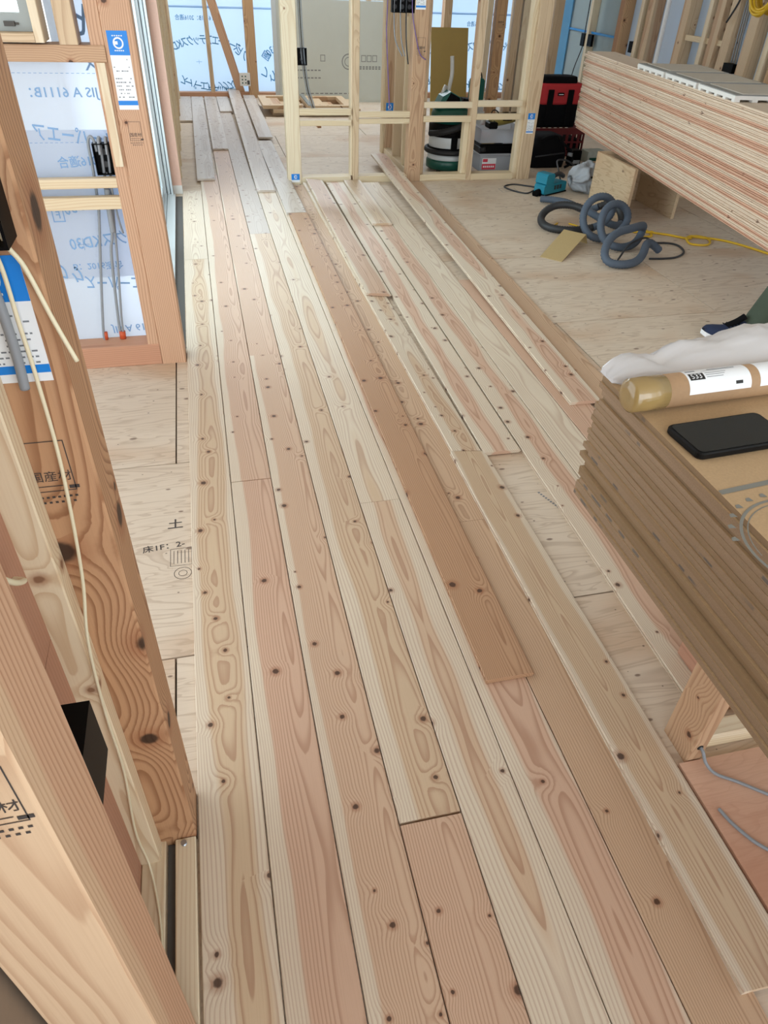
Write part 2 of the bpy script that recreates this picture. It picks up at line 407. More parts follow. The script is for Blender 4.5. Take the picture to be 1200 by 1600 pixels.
def spline(pts, n=8, closed=False):
    P = [Vector(p) for p in pts]; out = []; m = len(P)
    rng = range(m) if closed else range(m-1)
    for i in rng:
        if closed: p0, p1, p2, p3 = P[i-1], P[i], P[(i+1) % m], P[(i+2) % m]
        else: p0, p1, p2, p3 = P[max(i-1,0)], P[i], P[i+1], P[min(i+2, m-1)]
        for k in range(n):
            t = k/n; out.append(0.5*((2*p1) + (p2-p0)*t + (2*p0-5*p1+4*p2-p3)*t*t + (3*p1-p0-3*p2+p3)*t**3))
    if not closed: out.append(P[-1])
    return out
def cable(name, pts, r, mat, label, cat='cable', group=None, n=8, seg=8):
    return tag(MB().tube(spline(pts, n), r, seg).build(name, mat), label, cat, group)

_txt_cache = {}
def glyphs(body, size):
    """flat mesh of a text, centred, in its own xy plane"""
    key = (body, size)
    if key in _txt_cache: return _txt_cache[key]
    cu = bpy.data.curves.new('t', 'FONT'); cu.body = body; cu.size = size; cu.align_x = 'CENTER'; cu.align_y = 'CENTER'; cu.resolution_u = 2; cu.offset = size*(0.009 if size > 0.02 else 0.0)
    o = bpy.data.objects.new('t', cu); C.objects.link(o)
    dg = bpy.context.evaluated_depsgraph_get(); me = bpy.data.meshes.new_from_object(o.evaluated_get(dg))
    vs = [tuple(v.co) for v in me.vertices]; fs = [tuple(p.vertices) for p in me.polygons]
    bpy.data.objects.remove(o); bpy.data.curves.remove(cu); bpy.data.meshes.remove(me)
    _txt_cache[key] = (vs, fs); return vs, fs
class Print:
    """lettering on a plane: origin o, unit axes u (right) and v (up) of the readable side"""
    def __init__(self, o, u, v): self.o = Vector(o); self.u = Vector(u); self.w = Vector(v); self.mb = MB()
    def text(self, body, size, a, b, rot=0.0, sx=1.0, sy=1.0):
        vs, fs = glyphs(body, size); c, s = math.cos(rot), math.sin(rot)
        out = []
        for x, y, _ in vs:
            x *= sx; y *= sy; X = x*c - y*s + a; Y = x*s + y*c + b; out.append(self.o + self.u*X + self.w*Y)
        self.mb.add(out, fs); return self
    def rect(self, a0, a1, b0, b1):
        self.mb.add([self.o+self.u*a+self.w*b for a, b in ((a0,b0),(a1,b0),(a1,b1),(a0,b1))], [(0,1,2,3)]); return self
    def frame(self, a0, a1, b0, b1, t):
        return self.rect(a0,a1,b0,b0+t).rect(a0,a1,b1-t,b1).rect(a0,a0+t,b0+t,b1-t).rect(a1-t,a1,b0+t,b1-t)
    def ring(self, a, b, r, t, a0=0.0, a1=2*PI, n=28):
        vs = []
        for k in range(n+1):
            g = a0 + (a1-a0)*k/n
            for rr in (r, r-t): vs.append(self.o + self.u*(a+rr*math.cos(g)) + self.w*(b+rr*math.sin(g)))
        self.mb.add(vs, [(2*k, 2*k+2, 2*k+3, 2*k+1) for k in range(n)]); return self
    def tri(self, pts):
        self.mb.add([self.o+self.u*a+self.w*b for a, b in pts], [tuple(range(len(pts)))]); return self
    def build(self, name, mat, parent=None): return self.mb.build(name, mat, parent)

# ================================================================ THE SETTING
SUB = -0.015                                   # top of the plywood subfloor
floor = structure('floor', (0, 0, SUB - 0.024))
ys = [-1.6, -0.6, 0.34, 1.275, 2.19, 3.15, 4.13, 5.09, 6.05, 7.0, 7.96, 8.9, 9.85, 10.6]
for r in range(len(ys) - 1):
    xs = ([-2.1, -0.22, 1.70, 3.62, 5.2] if r % 2 == 0 else [-2.1, -1.18, 0.75, 2.66, 4.58, 5.2])
    for i in range(len(xs) - 1):
        x0, x1, y0, y1 = xs[i] + 0.0028, xs[i+1] - 0.0028, ys[r] + 0.0028, ys[r+1] - 0.0028
        mb = MB().box(-(x1-x0)/2, (x1-x0)/2, -(y1-y0)/2, (y1-y0)/2, -0.012, 0.012)
        o = bpy.data.objects.new('plywood_sheet', mb.mesh('plywood_sheet', 'subfloor_ply')); C.objects.link(o)
        o.parent = floor; o.location = Vector(((x0+x1)/2, (y0+y1)/2, SUB - 0.012)) - world_loc(floor)
        grain(o)
# joists under the sheets close the joints
MB().box(-2.1, 5.2, -1.6, 10.6, SUB - 0.05, SUB - 0.0245).build('underlay', 'foam_dark', floor)

# builder's marks on the plywood by the left wall
p = Print((-0.222, 1.835, SUB + 0.0006), (1, 0, 0), (0, 1, 0))
p.text('土', 0.052, 0, 0)
p.text('床1F：2-', 0.034, -0.035, -0.105, 0.10)
p.frame(-0.015, 0.05, -0.20, -0.12, 0.0012)
for k in range(5): p.rect(-0.005 + k*0.011, -0.0035 + k*0.011, -0.19, -0.13)
p.ring(0.022, -0.235, 0.026, 0.0016); p.ring(0.022, -0.235, 0.013, 0.0014)
p.build('marking', 'print_dark', floor)
q = Print((1.02, 1.78, SUB + 0.0006), (0.35, -0.94, 0), (0.94, 0.35, 0))
for k in range(11): q.rect(k*0.012, k*0.012 + 0.007, 0, 0.008)
q.build('marking', 'print_grey', floor)
q = Print((2.35, 5.65, SUB + 0.0006), (1, 0, 0), (0, 1, 0))
q.frame(0, 0.14, 0, 0.11, 0.004); q.rect(0.03, 0.11, 0.03, 0.036).rect(0.03, 0.11, 0.06, 0.066)
q.build('marking', 'print_grey', floor)

# ---- laid cedar floorboards: rows run along y, 139.5 mm pitch
PITCH, X0, BW, BT = 0.1395, -0.172, 0.1368, 0.015
def laid(row, y0, y1, mat='cedar_board', gap=0.0007, **g):
    x0 = X0 + row * PITCH + 0.0012
    return lumber('floorboard', floor, x0, x0 + BW, y0 + gap, y1 - gap, SUB + 0.0002, random.uniform(-0.0004, 0.0004), mat, 'y', 0.0016, **g)
laid(0, -0.9, 4.32, gx=0.01, gz=0.055, rh=0.072, kd=0.62, seed=1.3, pk=1.0)
laid(0, 4.32, 5.86, gx=0.0, gz=0.05, rh=0.0, kd=0.6, seed=2.2)
laid(1, -0.9, 2.014, gx=0.048, gz=0.035, rh=0.085, kd=0.10, seed=3.1, pk=0.0)
laid(1, 2.018, 6.35, gx=0.04, gz=0.025, rh=0.082, kd=0.35, seed=4.7, pk=0.2)
laid(2, -0.9, 2.988, gx=0.045, gz=0.02, rh=0.096, kd=0.66, seed=5.5, pk=0.4)
laid(2, 2.988, 7.40, gx=0.03, gz=0.02, rh=0.10, kd=0.5, seed=6.1, pk=0.3)
laid(3, -0.9, 0.703, gx=0.03, gz=0.015, rh=0.16, kd=0.8, seed=7.4, pk=0.2)
laid(3, 0.708, 4.762, gx=0.022, gz=0.055, rh=0.082, kd=0.42, seed=8.8, pk=0.9)
laid(3, 4.762, 9.30, 'cedar_weathered_sheen', gx=0.0, gz=0.03, rh=0.08, kd=0.7, seed=9.1, pk=0.3)  # grey colour stands in for window sheen on this far board
laid(4, -0.9, 1.816, gx=0.004, gz=0.038, rh=0.052, kd=0.12, seed=0.4, pk=0.6)
laid(4, 1.816, 5.90, gx=-0.005, gz=0.050, rh=0.056, kd=0.25, seed=1.9, pk=0.9)
laid(5, -0.9, 3.2, gx=0.018, gz=0.03, rh=0.070, kd=0.14, seed=2.8, pk=0.0)
laid(5, 3.2, 7.2, gx=0.02, gz=0.05, rh=0.07, kd=0.3, seed=3.9)
laid(6, -0.9, 1.658, gx=0.04, gz=0.03, rh=0.12, kd=0.3, mat='cedar_dark', seed=4.4)
laid(6, 1.658, 5.96, gx=-0.02, gz=0.04, rh=0.2, kd=0.6, mat='cedar_dark', seed=5.2)

# ---- ceiling
MB().box(-2.1, 5.2, -2.0, 10.6, 2.62, 2.66).build('ceiling', 'ceiling_wood')['kind'] = 'structure'

# ================================================================ near stud wall on the left
TOP = 2.62
wl = structure('wall_left', (-0.23, 0.55, SUB))
postA = lumber('post', wl, -0.278, -0.175, 0.315, 0.42, SUB, TOP, 'post_wood', 'z', 0.003, gx=0.03, gz=0.07, rh=0.09, kd=0.3, seed=2.0)
postC = lumber('post', wl, -0.28, -0.175, 0.77, 0.875, SUB, TOP, 'post_knotty', 'z', 0.003, gx=-0.03, gz=0.06, rh=0.2, kd=0.95, seed=6.6)
lumber('stud', wl, -0.292, -0.245, 0.73, 0.77, 0.006, TOP, 'stud_figured', 'z', 0.002, gx=0.0, gz=0.035, rh=0.0, kd=0.3, seed=3.3)
lumber('sill_plate', wl, -0.283, -0.236, -0.6, 0.77, SUB, 0.006, 'stud_pale', 'y', 0.002, kd=0.1)
lumber('batten', wl, -0.2175, -0.1765, -0.6, 0.768, SUB, 0.006, 'stud_pale', 'y', 0.002, gx=0.2, gz=0.1, rh=0.0, kd=0.6, seed=8.0)
for k in range(3):
    lumber('sheathing_board', wl, -0.302, -0.2835, 0.43, 0.765, -0.3 + k*0.33 + 0.002 if k else SUB, -0.3 + (k+1)*0.33, 'red_sheathing', 'z', 0.001, gx=0.05, gz=0.05, rh=0.02, kd=0.1)
lumber('sheathing_board', wl, -0.302, -0.2835, 0.43, 0.765, 0.692, TOP, 'red_sheathing', 'z', 0.001, gx=0.05, gz=0.05, rh=0.02, kd=0.1)
MB().box(-0.302, -0.2835, -0.6, 0.428, SUB, TOP).build('backing_panel', 'grey_panel', wl)
MB().box(-0.234, -0.219, -0.6, 0.768, SUB, SUB + 0.004).build('strip', 'foam_dark', wl)
# bolt head at the foot of the old post
MB().lathe([(0.012, 0), (0.012, 0.004), (0.006, 0.006), (0.006, 0.012)], (-0.200, 0.757, 0.0), 14).build('bolt', 'zinc', wl)
def stamp(parent, o, u, v, s=1.0, mir=1):
    p = Print(o, u, v)
    p.frame(-0.026*s, 0.026*s, -0.034*s, 0.040*s, 0.0012*s)
    p.text('国産材', 0.0165*s, 0, -0.012*s, sx=mir)
    p.rect(-0.022*s, 0.016*s, -0.0262*s, -0.025*s); p.rect(0.018*s, 0.030*s, -0.031*s, -0.026*s)
    for k in range(8): p.rect((-0.026 + k*0.0068)*s, (-0.0225 + k*0.0068)*s, -0.044*s, -0.041*s)
    for k in range(6): p.rect((-0.018 + k*0.0072)*s, (-0.0145 + k*0.0072)*s, -0.052*s, -0.049*s)
    return p.build('stamp', 'print_dark', parent)
stamp(postC, (-0.228, 0.7694, 0.945), (1, 0, 0), (0, 0, 1))
stamp(postA, (-0.210, 0.3144, 0.965), (1, 0, 0), (0, 0, 1))

# ================================================================ corner wall with window (faces the camera at y = 3.0)
wc = structure('wall_corner', (-0.7, 3.05, SUB))
postD = lumber('post', wc, -0.28, -0.175, 3.0, 3.105, SUB, TOP, 'post_wood', 'z', 0.003, gx=0.11, gz=0.04, rh=0.3, kd=0.45, seed=1.1)
lumber('stud', wc, -0.327, -0.2805, 3.005, 3.105, 0.08, TOP, 'post_wood', 'z', 0.002, gx=0.1, gz=0.06, rh=0.2, kd=0.1, seed=4.0)
lumber('sill_plate', wc, -1.7, -0.2805, 3.0, 3.105, SUB, 0.08, 'plate_red', 'x', 0.002, kd=0.1)
lumber('stud', wc, -0.80, -0.755, 3.005, 3.105, 0.08, TOP, 'stud_brown', 'z', 0.002)
lumber('stud', wc, -1.30, -1.255, 3.005, 3.105, 0.08, TOP, 'stud_brown', 'z', 0.002)
lumber('nogging', wc, -0.7545, -0.3275, 3.01, 3.045, 0.722, 0.757, 'stud_pale', 'x', 0.002, kd=0.0)
lumber('nogging', wc, -0.7545, -0.3275, 3.01, 3.045, 0.645, 0.690, 'stud_pale', 'x', 0.002, kd=0.0)
lumber('window_sill_beam', wc, -1.25, -0.282, 2.998, 3.105, 1.130, 1.180, 'stud_brown', 'x', 0.002, gx=0.02, gz=0.06, rh=0.2, kd=0.5, seed=2.5)
lumber('stud', wc, -0.425, -0.365, 3.0, 3.105, 1.1805, TOP, 'stud_brown', 'z', 0.002, kd=0.1)
lumber('packer', wc, -0.318, -0.29, 2.994, 3.004, 0.80, 1.13, 'stud_pale', 'z', 0.001, kd=0.0)
wrapD = MB().box(-1.7, -0.285, 3.106, 3.1075, 0.0, 1.15).box(-0.465, -0.285, 3.106, 3.1075, 1.15, TOP).build('house_wrap', 'wrap_near', wc)
MB().box(-1.7, -0.285, 3.1045, 3.1058, 0.35, 0.905).build('house_wrap', 'wrap_near', wc)
pr = Print((0, 3.1035, 0), (1, 0, 0), (0, 0, 1))
pr.text('JIS A 6111B：', 0.044, -0.475, 1.025, 0.0, sx=-1.05)
pr.text('EX', 0.055, -0.335, 1.115, 0.1, sx=-1.1)
pr.text('スーパーエア', 0.066, -0.455, 0.880, -0.12, sx=-0.75)
pr.text('2016適合', 0.044, -0.455, 0.795, 0.05, sx=-0.95)
pr.text('ビ', 0.12, -0.375, 1.24, -0.2, sx=-0.9)
for k in range(26): pr.rect(-0.80 + k*0.018, -0.80 + k*0.018 + 0.010, 1.085, 1.0865); pr.rect(-0.80 + k*0.018, -0.80 + k*0.018 + 0.010, 0.862, 0.8635)
pr.build('lettering', 'print_membrane', wc)
pr = Print((0, 3.1035, 0), (1, 0, 0), (0, 0, 1))
pr.text('KD30', 0.062, -0.500, 0.635, 0.25, sx=-0.8)
pr.frame(-0.605, -0.560, 0.578, 0.630, 0.004); pr.text('F', 0.04, -0.582, 0.604, 0, sx=-1)
pr.text('ックスKD30', 0.062, -0.425, 0.500, 0.10, sx=-0.85)
pr.text('B：2016適合', 0.036, -0.475, 0.400, 0.02, sy=-1.0)
pr.text('フク', 0.075, -0.590, 0.378, -0.25, sy=-1.0, sx=0.8)
pr.text('スーパーエア', 0.062, -0.405, 0.328, -0.06, sy=-1.1, sx=0.75)
pr.text('JIS A 611', 0.045, -0.392, 0.120, 0.05, sy=-1.0)
pr.rect(-0.535, -0.490, 0.487, 0.489); pr.rect(-0.514, -0.512, 0.465, 0.512)
pr.build('lettering', 'print_membrane', wc)
stamp(postD, (-0.228, 2.9994, 0.915), (1, 0, 0), (0, 0, 1), 0.85)
# ---- window_1
w1 = structure('window_1', (-0.85, 3.05, 1.19))
lumber('casing', w1, -0.4955, -0.4675, 2.975, 3.10, 1.187, 2.2, 'stud_pale', 'z', 0.002, kd=0.0)
lumber('casing', w1, -1.25, -0.496, 2.975, 3.10, 1.187, 1.212, 'stud_brown', 'x', 0.002, kd=0.0)
MB().box(-1.22, -0.4965, 3.04, 3.09, 1.2125, 1.262).box(-0.535, -0.4965, 3.04, 3.09, 1.262, 2.2).build('sash', 'aluminium_grey', w1)
MB().box(-1.22, -0.536, 3.062, 3.066, 1.262, 2.2).build('pane', 'pane_glass', w1)
MB().box(-0.590, -0.557, 3.028, 3.0395, 1.227, 1.241).box(-0.556, -0.545, 3.033, 3.0395, 1.231, 1.237).build('handle', 'foam_dark', w1)

# ================================================================ sliding door on the left and wall beyond it
d1 = structure('door_1', (-0.28, 4.45, SUB))
for k, (a, b) in enumerate(((-0.335, -0.315), (-0.308, -0.288), (-0.280, -0.262), (-0.255, -0.240))):
    MB().box(a, b, 5.775 - 0.012*(k % 2), 5.845, SUB, TOP).build('jamb', 'aluminium', d1)
MB().box(-0.335, -0.240, 5.825, 5.848, SUB, TOP).build('jamb', 'aluminium', d1)
MB().box(-0.335, -0.285, 3.106, 5.77, SUB, 0.01).box(-0.282, -0.225, 3.106, 5.77, SUB, 0.004).build('threshold', 'aluminium', d1)
MB().box(-0.224, -0.176, 3.106, 5.77, SUB - 0.004, SUB + 0.001).build('track', 'foam_dark', d1)
MB().box(-0.335, -0.240, 3.106, 5.77, 2.1, 2.2).build('head', 'aluminium', d1)
for (y0, y1, x) in ((3.12, 4.5, -0.298), (4.42, 5.75, -0.318)):
    s = MB().box(x-0.012, x+0.012, y0, y0+0.05, 0.011, 2.098).box(x-0.012, x+0.012, y1-0.05, y1, 0.011, 2.098).box(x-0.012, x+0.012, y0+0.05, y1-0.05, 0.011, 0.07).box(x-0.012, x+0.012, y0+0.05, y1-0.05, 2.05, 2.098).build('sash', 'aluminium', d1)
    MB().box(x-0.003, x+0.003, y0+0.05, y1-0.05, 0.07, 2.05).build('pane', 'pane_glass', s)
wf = structure('wall_left_far', (-0.23, 8.0, SUB))
MB().box(-0.239, -0.172, 5.85, 5.868, 0.045, TOP).build('insulation_board', 'pink_board', wf)
MB().box(-0.239, -0.172, 5.85, 5.868, SUB, 0.0445).build('board_foot', 'tile_white', wf)
yy = 5.90
while yy < 10.3:
    lumber('stud', wf, -0.285, -0.178 + random.uniform(-0.004, 0.006), yy, yy + 0.045, SUB, TOP, random.choice(['stud_pale', 'stud_brown', 'stud_pale']), 'z', 0.002, kd=0.5)
    yy += random.choice([0.30, 0.42])
MB().box(-0.305, -0.288, 5.87, 10.4, SUB, TOP).build('sheathing', 'stud_pale', wf)
MB().box(-0.306, -0.288, 3.106, 5.86, 2.201, TOP).build('sheathing', 'stud_pale', wf)

# ================================================================ back wall
wb = structure('wall_back', (2.2, 10.4, SUB))
lumber('sill_plate', wb, -0.285, 4.6, 10.33, 10.43, SUB, 0.045, 'plate_red', 'x', 0.002, kd=0.3)
lumber('stud', wb, 0.212, 0.262, 10.335, 10.42, 0.0455, TOP, 'stud_brown', 'z', 0.002)
postB = lumber('post', wb, 0.683, 0.803, 10.31, 10.43, SUB, TOP, 'post_old', 'z', 0.002, kd=0.7)
br = lumber('brace', wb, -0.05, 0.05, -0.02, 0.02, -0.9, 0.9, 'post_wood', 'z', 0.002, kd=0.2)
br.location = Vector((0.352, 10.36, 0.86)) - world_loc(wb); br.rotation_euler = Euler((0, -0.275, 0)).to_matrix().to_4x4().to_euler() if False else (Matrix.Rotation(-0.275, 4, 'Y') @ Matrix.Rotation(PI/2, 4, 'X')).to_euler()
for xs_ in (1.2, 1.7, 2.2, 2.7, 3.2, 3.7, 4.2):
    lumber('stud', wb, xs_, xs_ + 0.045, 10.335, 10.42, 0.0455, TOP, random.choice(['stud_brown', 'stud_pale', 'post_old']), 'z', 0.002)
MB().box(-0.285, 4.75, 10.436, 10.438, SUB, 0.92).box(-0.285, 4.75, 10.4385, 10.4405, 0.90, TOP).build('house_wrap', 'wrap_far', wb)
def arc_words(pr, words, size, cx, cz, a, b, t0, t1, flip=False):
    n = len(words)
    for i, ch in enumerate(words):
        t = t0 + (t1 - t0) * (i + 0.5) / n
        x, z = cx + a*math.cos(t), cz + b*math.sin(t)
        tang = math.atan2(b*math.cos(t), -a*math.sin(t))
        # seen from behind: glyphs are mirrored; the lower half of the seal is turned over as well
        if flip: pr.text(ch, size, x, z, tang if math.cos(tang) > 0 else tang + PI, sx=0.8, sy=-1.0)
        else: pr.text(ch, size, x, z, tang if math.cos(tang) > 0 else tang + PI, sx=-0.8)
pr = Print((0, 10.4335, 0), (1, 0, 0), (0, 0, 1))
for cx in (0.20, 1.42, 2.64, 3.86):
    arc_words(pr, '圏03DKスクッテアエーパース', 0.115, cx, 0.36, 0.50, 0.22, PI*0.93, PI*0.20)
    pr.text('フクビ', 0.13, cx + 0.47, 0.42, -0.65, sx=-0.7)
    pr.text('フク', 0.14, cx - 0.46, 0.24, -0.45, sy=-1.0, sx=0.75)
    arc_words(pr, 'スーパーエアテックスKD30', 0.115, cx + 0.06, 0.32, 0.50, 0.22, PI*1.22, PI*1.83, flip=True)
    pr.text('JIS A 6111B：2016適合', 0.062, cx - 0.05, 0.80, 0, sx=-0.9)
    pr.text('JIS A 6111B', 0.05, cx + 0.1, 0.075, 0, sy=-1.0)
    pr.rect(cx - 0.13, cx - 0.06, 0.355, 0.358); pr.rect(cx - 0.097, cx - 0.094, 0.335, 0.378)
pr.rect(-0.28, 4.6, 0.902, 0.906)
pr.build('lettering', 'print_membrane_far', wb)

# ================================================================ middle partition at y = 6.05
wm = structure('wall_middle', (1.70, 6.10, SUB))
Y0, Y1 = 6.05, 6.155
postP1 = lumber('post', wm, 0.660, 0.768, Y0, Y1, SUB, TOP, 'stud_pale', 'z', 0.003, gx=0.02, gz=0.02, rh=0.05, kd=0.3, seed=5.0)
postP2 = lumber('post', wm, 1.645, 1.758, Y0, Y1, SUB, TOP, 'stud_brown', 'z', 0.003, gx=0.0, gz=0.03, rh=0.2, kd=0.5, seed=3.0)
postP3 = lumber('post', wm, 2.628, 2.738, Y0, Y1, SUB, TOP, 'stud_brown', 'z', 0.003, gx=0.01, gz=0.045, rh=0.058, kd=0.3, seed=7.0)
lumber('stud', wm, 1.188, 1.234, Y0, Y1, SUB, TOP, 'stud_brown', 'z', 0.002, kd=0.5)
lumber('stud', wm, 1.172, 1.1875, Y0 + 0.03, Y1, 0.035, TOP, 'stud_pale', 'z', 0.001, kd=0.0)
lumber('stud', wm, 2.160, 2.206, Y0, Y1, SUB, TOP, 'stud_brown', 'z', 0.002, kd=0.4)
lumber('stud', wm, 2.120, 2.1595, Y0 + 0.03, Y1, 0.035, 0.44, 'stud_pale', 'z', 0.002, kd=0.0)
lumber('stud', wm, 2.588, 2.6275, Y0 + 0.03, Y1, SUB, TOP, 'stud_pale', 'z', 0.002, kd=0.1)
lumber('stud', wm, 1.7585, 1.795, Y0 + 0.05, Y1, 0.035, TOP, 'stud_brown', 'z', 0.002, kd=0.2)
for x0, x1 in ((0.7685, 1.1715), (1.2345, 1.6445), (1.7585, 2.1595), (2.2065, 2.5875)):
    lumber('sill_plate', wm, x0, x1, Y0 + 0.002, Y1, SUB, 0.034, 'stud_pale', 'x', 0.002, kd=0.1)
for x0, x1, z0, z1, z2, z3 in ((0.7685, 1.1715, 0.474, 0.520, 0.402, 0.440), (1.2345, 1.6445, 0.458, 0.500, 0.414, 0.450),
                               (1.7585, 2.1595, 0.522, 0.564, 0.424, 0.466), (2.2065, 2.5875, 0.530, 0.574, 0.438, 0.480)):
    lumber('nogging', wm, x0, x1, Y0 + 0.001, Y0 + 0.034, z0, z1, 'stud_pale', 'x', 0.002, kd=0.0)
    lumber('nogging', wm, x0, x1, Y0 + 0.001, Y0 + 0.034, z2, z3, 'stud_pale', 'x', 0.002, kd=0.0)
stamp(postP2, (1.705, Y0 - 0.0006, 0.935), (1, 0, 0), (0, 0, 1), 1.25)
# ---- short wall running away behind the middle post
wi = structure('wall_inner', (1.72, 6.7, SUB))
postI = lumber('post', wi, 1.690, 1.795, 7.10, 7.205, SUB, TOP, 'stud_brown', 'z', 0.003, kd=0.3)
lumber('edge_strip', wi, 1.672, 1.6895, 7.11, 7.20, SUB, TOP, 'stud_pale', 'z', 0.002, kd=0.0)
lumber('sill_plate', wi, 1.69, 1.795, 6.1555, 7.0995, SUB, 0.034, 'stud_pale', 'y', 0.002, kd=0.1)
lumber('stud', wi, 1.69, 1.795, 6.42, 6.462, 0.0345, TOP, 'stud_pale', 'z', 0.002, kd=0.3)
lumber('stud', wi, 1.69, 1.795, 6.74, 6.785, 0.0345, TOP, 'stud_brown', 'z', 0.002, kd=0.2)
# ---- studs of the room behind, y = 9
wr = structure('wall_rear_room', (3.5, 9.05, SUB))
for nm, x0, x1, m_, k_ in (('stud', 2.785, 2.872, 'stud_brown', 0.4), ('stud', 3.285, 3.350, 'stud_pale', 0.1), ('post', 3.395, 3.515, 'post_old', 0.8),
                       ('stud', 3.605, 3.690, 'stud_brown', 0.6), ('stud', 3.712, 3.790, 'stud_pale', 0.1), ('stud', 3.86, 3.90, 'stud_brown', 0.1), ('post', 4.085, 4.200, 'stud_brown', 0.4)):
    o = lumber(nm, wr, x0, x1, 9.0, 9.11, SUB, TOP, m_, 'z', 0.002, kd=k_)
    if nm == 'post' and x0 < 3.5: stamp(o, (3.455, 8.9994, 0.93), (1, 0, 0), (0, 0, 1), 1.3)
lumber('sill_plate', wr, 3.516, 4.084, 9.0, 9.105, SUB, 0.03, 'stud_pale', 'x', 0.002, kd=0.1)

# ================================================================ right wall
wrt = structure('wall_right', (4.65, 7.0, SUB))
for k, (y0, m_) in enumerate(((10.2, 'stud_brown'), (9.10, 'stud_pale'), (8.36, 'post_old'), (7.98, 'stud_pale'), (7.78, 'stud_brown'), (7.15, 'stud_brown'), (6.80, 'stud_pale'), (6.62, 'stud_brown'), (6.42, 'stud_brown'), (6.12, 'stud_brown'), (5.90, 'stud_pale'), (5.72, 'post_old'), (5.30, 'stud_brown'), (4.7, 'stud_brown'), (4.1, 'stud_brown'), (3.1, 'stud_brown'))):
    lumber('post' if m_ != 'stud_pale' else 'stud', wrt, 4.60, 4.72, y0, y0 + (0.115 if m_ != 'stud_pale' else 0.06), SUB, TOP, m_, 'z', 0.003, kd=0.6)
for y0, y1, z in ((6.54, 7.14, 0.92), (5.42, 5.71, 0.98), (5.42, 5.71, 0.90)):
    lumber('nogging', wrt, 4.62, 4.65, y0, y1, z, z + 0.045, 'stud_pale', 'y', 0.002, kd=0.1)
lumber('sill_plate', wrt, 4.60, 4.72, -0.5, 10.33, SUB - 0.0, 0.034, 'stud_pale', 'y', 0.002, kd=0.1)
for y0, y1 in ((8.48, 9.095), (9.165, 10.19), (7.90, 7.975)):
    mb = MB(); ny, nz = 22, 40; vs = []
    for j in range(nz+1):
        for i in range(ny+1):
            y = y0 + (y1-y0)*i/ny; z = 0.035 + 2.5*j/nz
            vs.append((4.685 - 0.03*math.sin(PI*i/ny) - 0.008*mnoise.noise((y*9, z*2.2, 3)), y, z))
    fs = [(j*(ny+1)+i, j*(ny+1)+i+1, (j+1)*(ny+1)+i+1, (j+1)*(ny+1)+i) for j in range(nz) for i in range(ny)]
    o = mb.add(vs, fs, True).build('insulation_batt', 'insulation', wrt)
    if y1 - y0 > 0.3: MB().box(4.632, 4.640, y0, y1, 0.82, 0.842).build('blue_tape', 'tape_blue', wrt)
MB().box(4.628, 4.634, 9.70, 10.19, 0.05, 1.6).build('blue_film', 'blue_film', wrt)
MB().box(4.722, 4.724, -0.5, 10.43, SUB, TOP).build('house_wrap', 'wrap_right_dimmed', wrt)
# wall closing the room behind the photographer, with its wide opening
wn = structure('wall_near', (1.5, -1.5, SUB))
for xx in (-1.9, -0.9, 3.4, 4.4):
    lumber('post', wn, xx, xx + 0.105, -1.55, -1.445, SUB, TOP, 'post_wood', 'z', 0.003)

# ================================================================ LOOSE BOARDS
def loose(x, y0, y1, zb, label, slope=0.0, w=BW, roll=0.0, pitch=0.0, mat='cedar_board', group=None, **g):
    """x is the left edge at y0; slope = dx/dy; zb = underside at y0 on the left edge"""
    L = math.hypot(y1 - y0, slope * (y1 - y0)); t = BT - 0.0004
    # tongue on the right side, groove on the left, chamfered arrises
    poly = [(0, 0), (w, 0), (w, 0.0048), (w+0.005, 0.0052), (w+0.005, 0.0088), (w, 0.0092), (w, t-0.0014), (w-0.0014, t), (0.0014, t), (0, t-0.0014), (0, 0.0094), (0.004, 0.009), (0.004, 0.005), (0, 0.0046)]
    me = MB().prism([(a - w/2, b - t/2) for a, b in poly], -L/2, L/2).mesh('loose_board', mat)
    o = bpy.data.objects.new('loose_board', me); C.objects.link(o)
    rot = Matrix.Rotation(-math.atan(slope), 4, 'Z') @ Matrix.Rotation(math.atan(pitch), 4, 'X') @ Matrix.Rotation(roll, 4, 'Y')
    corner = rot @ Vector((-w/2, -L/2, -t/2))
    o.location = Vector((x, y0, zb)) - corner; o.rotation_euler = rot.to_euler()
    grain(o, **g); return tag(o, label, 'board', group)
TILT = 0.108
loose(0.553, 1.018, 5.15, 0.0006, 'brown cedar board with many knots lying on top of the laid floorboards', 0.0, 0.128, mat='cedar_brown', gx=0.03, gz=0.02, rh=0.3, kd=0.6, seed=3.7)
loose(0.538, 5.16, 7.58, 0.0008, 'grey weathered cedar board end to end with the brown knotty board', 0.0, mat='cedar_weathered_sheen', kd=0.7)
loose(0.776, 0.268, 2.045, 0.0006, 'pale cedar board tilted beside the bare plywood strip, end near the trestle leg', 0.0, roll=TILT, gx=0.0, gz=0.02, rh=0.058, kd=0.3, seed=2.9, pk=1.0)
loose(0.783, 2.047, 5.98, 0.0006, 'knotty pale cedar board tilted beside the pink-hearted board', -0.005, 0.116, roll=TILT, gx=0.01, gz=0.04, rh=0.05, kd=0.75, seed=6.3, pk=0.8)
loose(0.778, 3.58, 6.03, 0.0170, 'cedar board lying on the knotty pale board, end cut square, up to the stud partition', 0.006, roll=TILT, gx=0.0, gz=0.03, rh=0.07, kd=0.45, seed=7.1, pk=0.2)
loose(0.907, 2.03, 6.03, SUB + 0.004, 'cedar board with a dark pink heart ending at the bare plywood strip', 0.0125, 0.143, gx=0.0, gz=0.03, rh=0.048, kd=0.35, seed=1.5, pk=0.0)
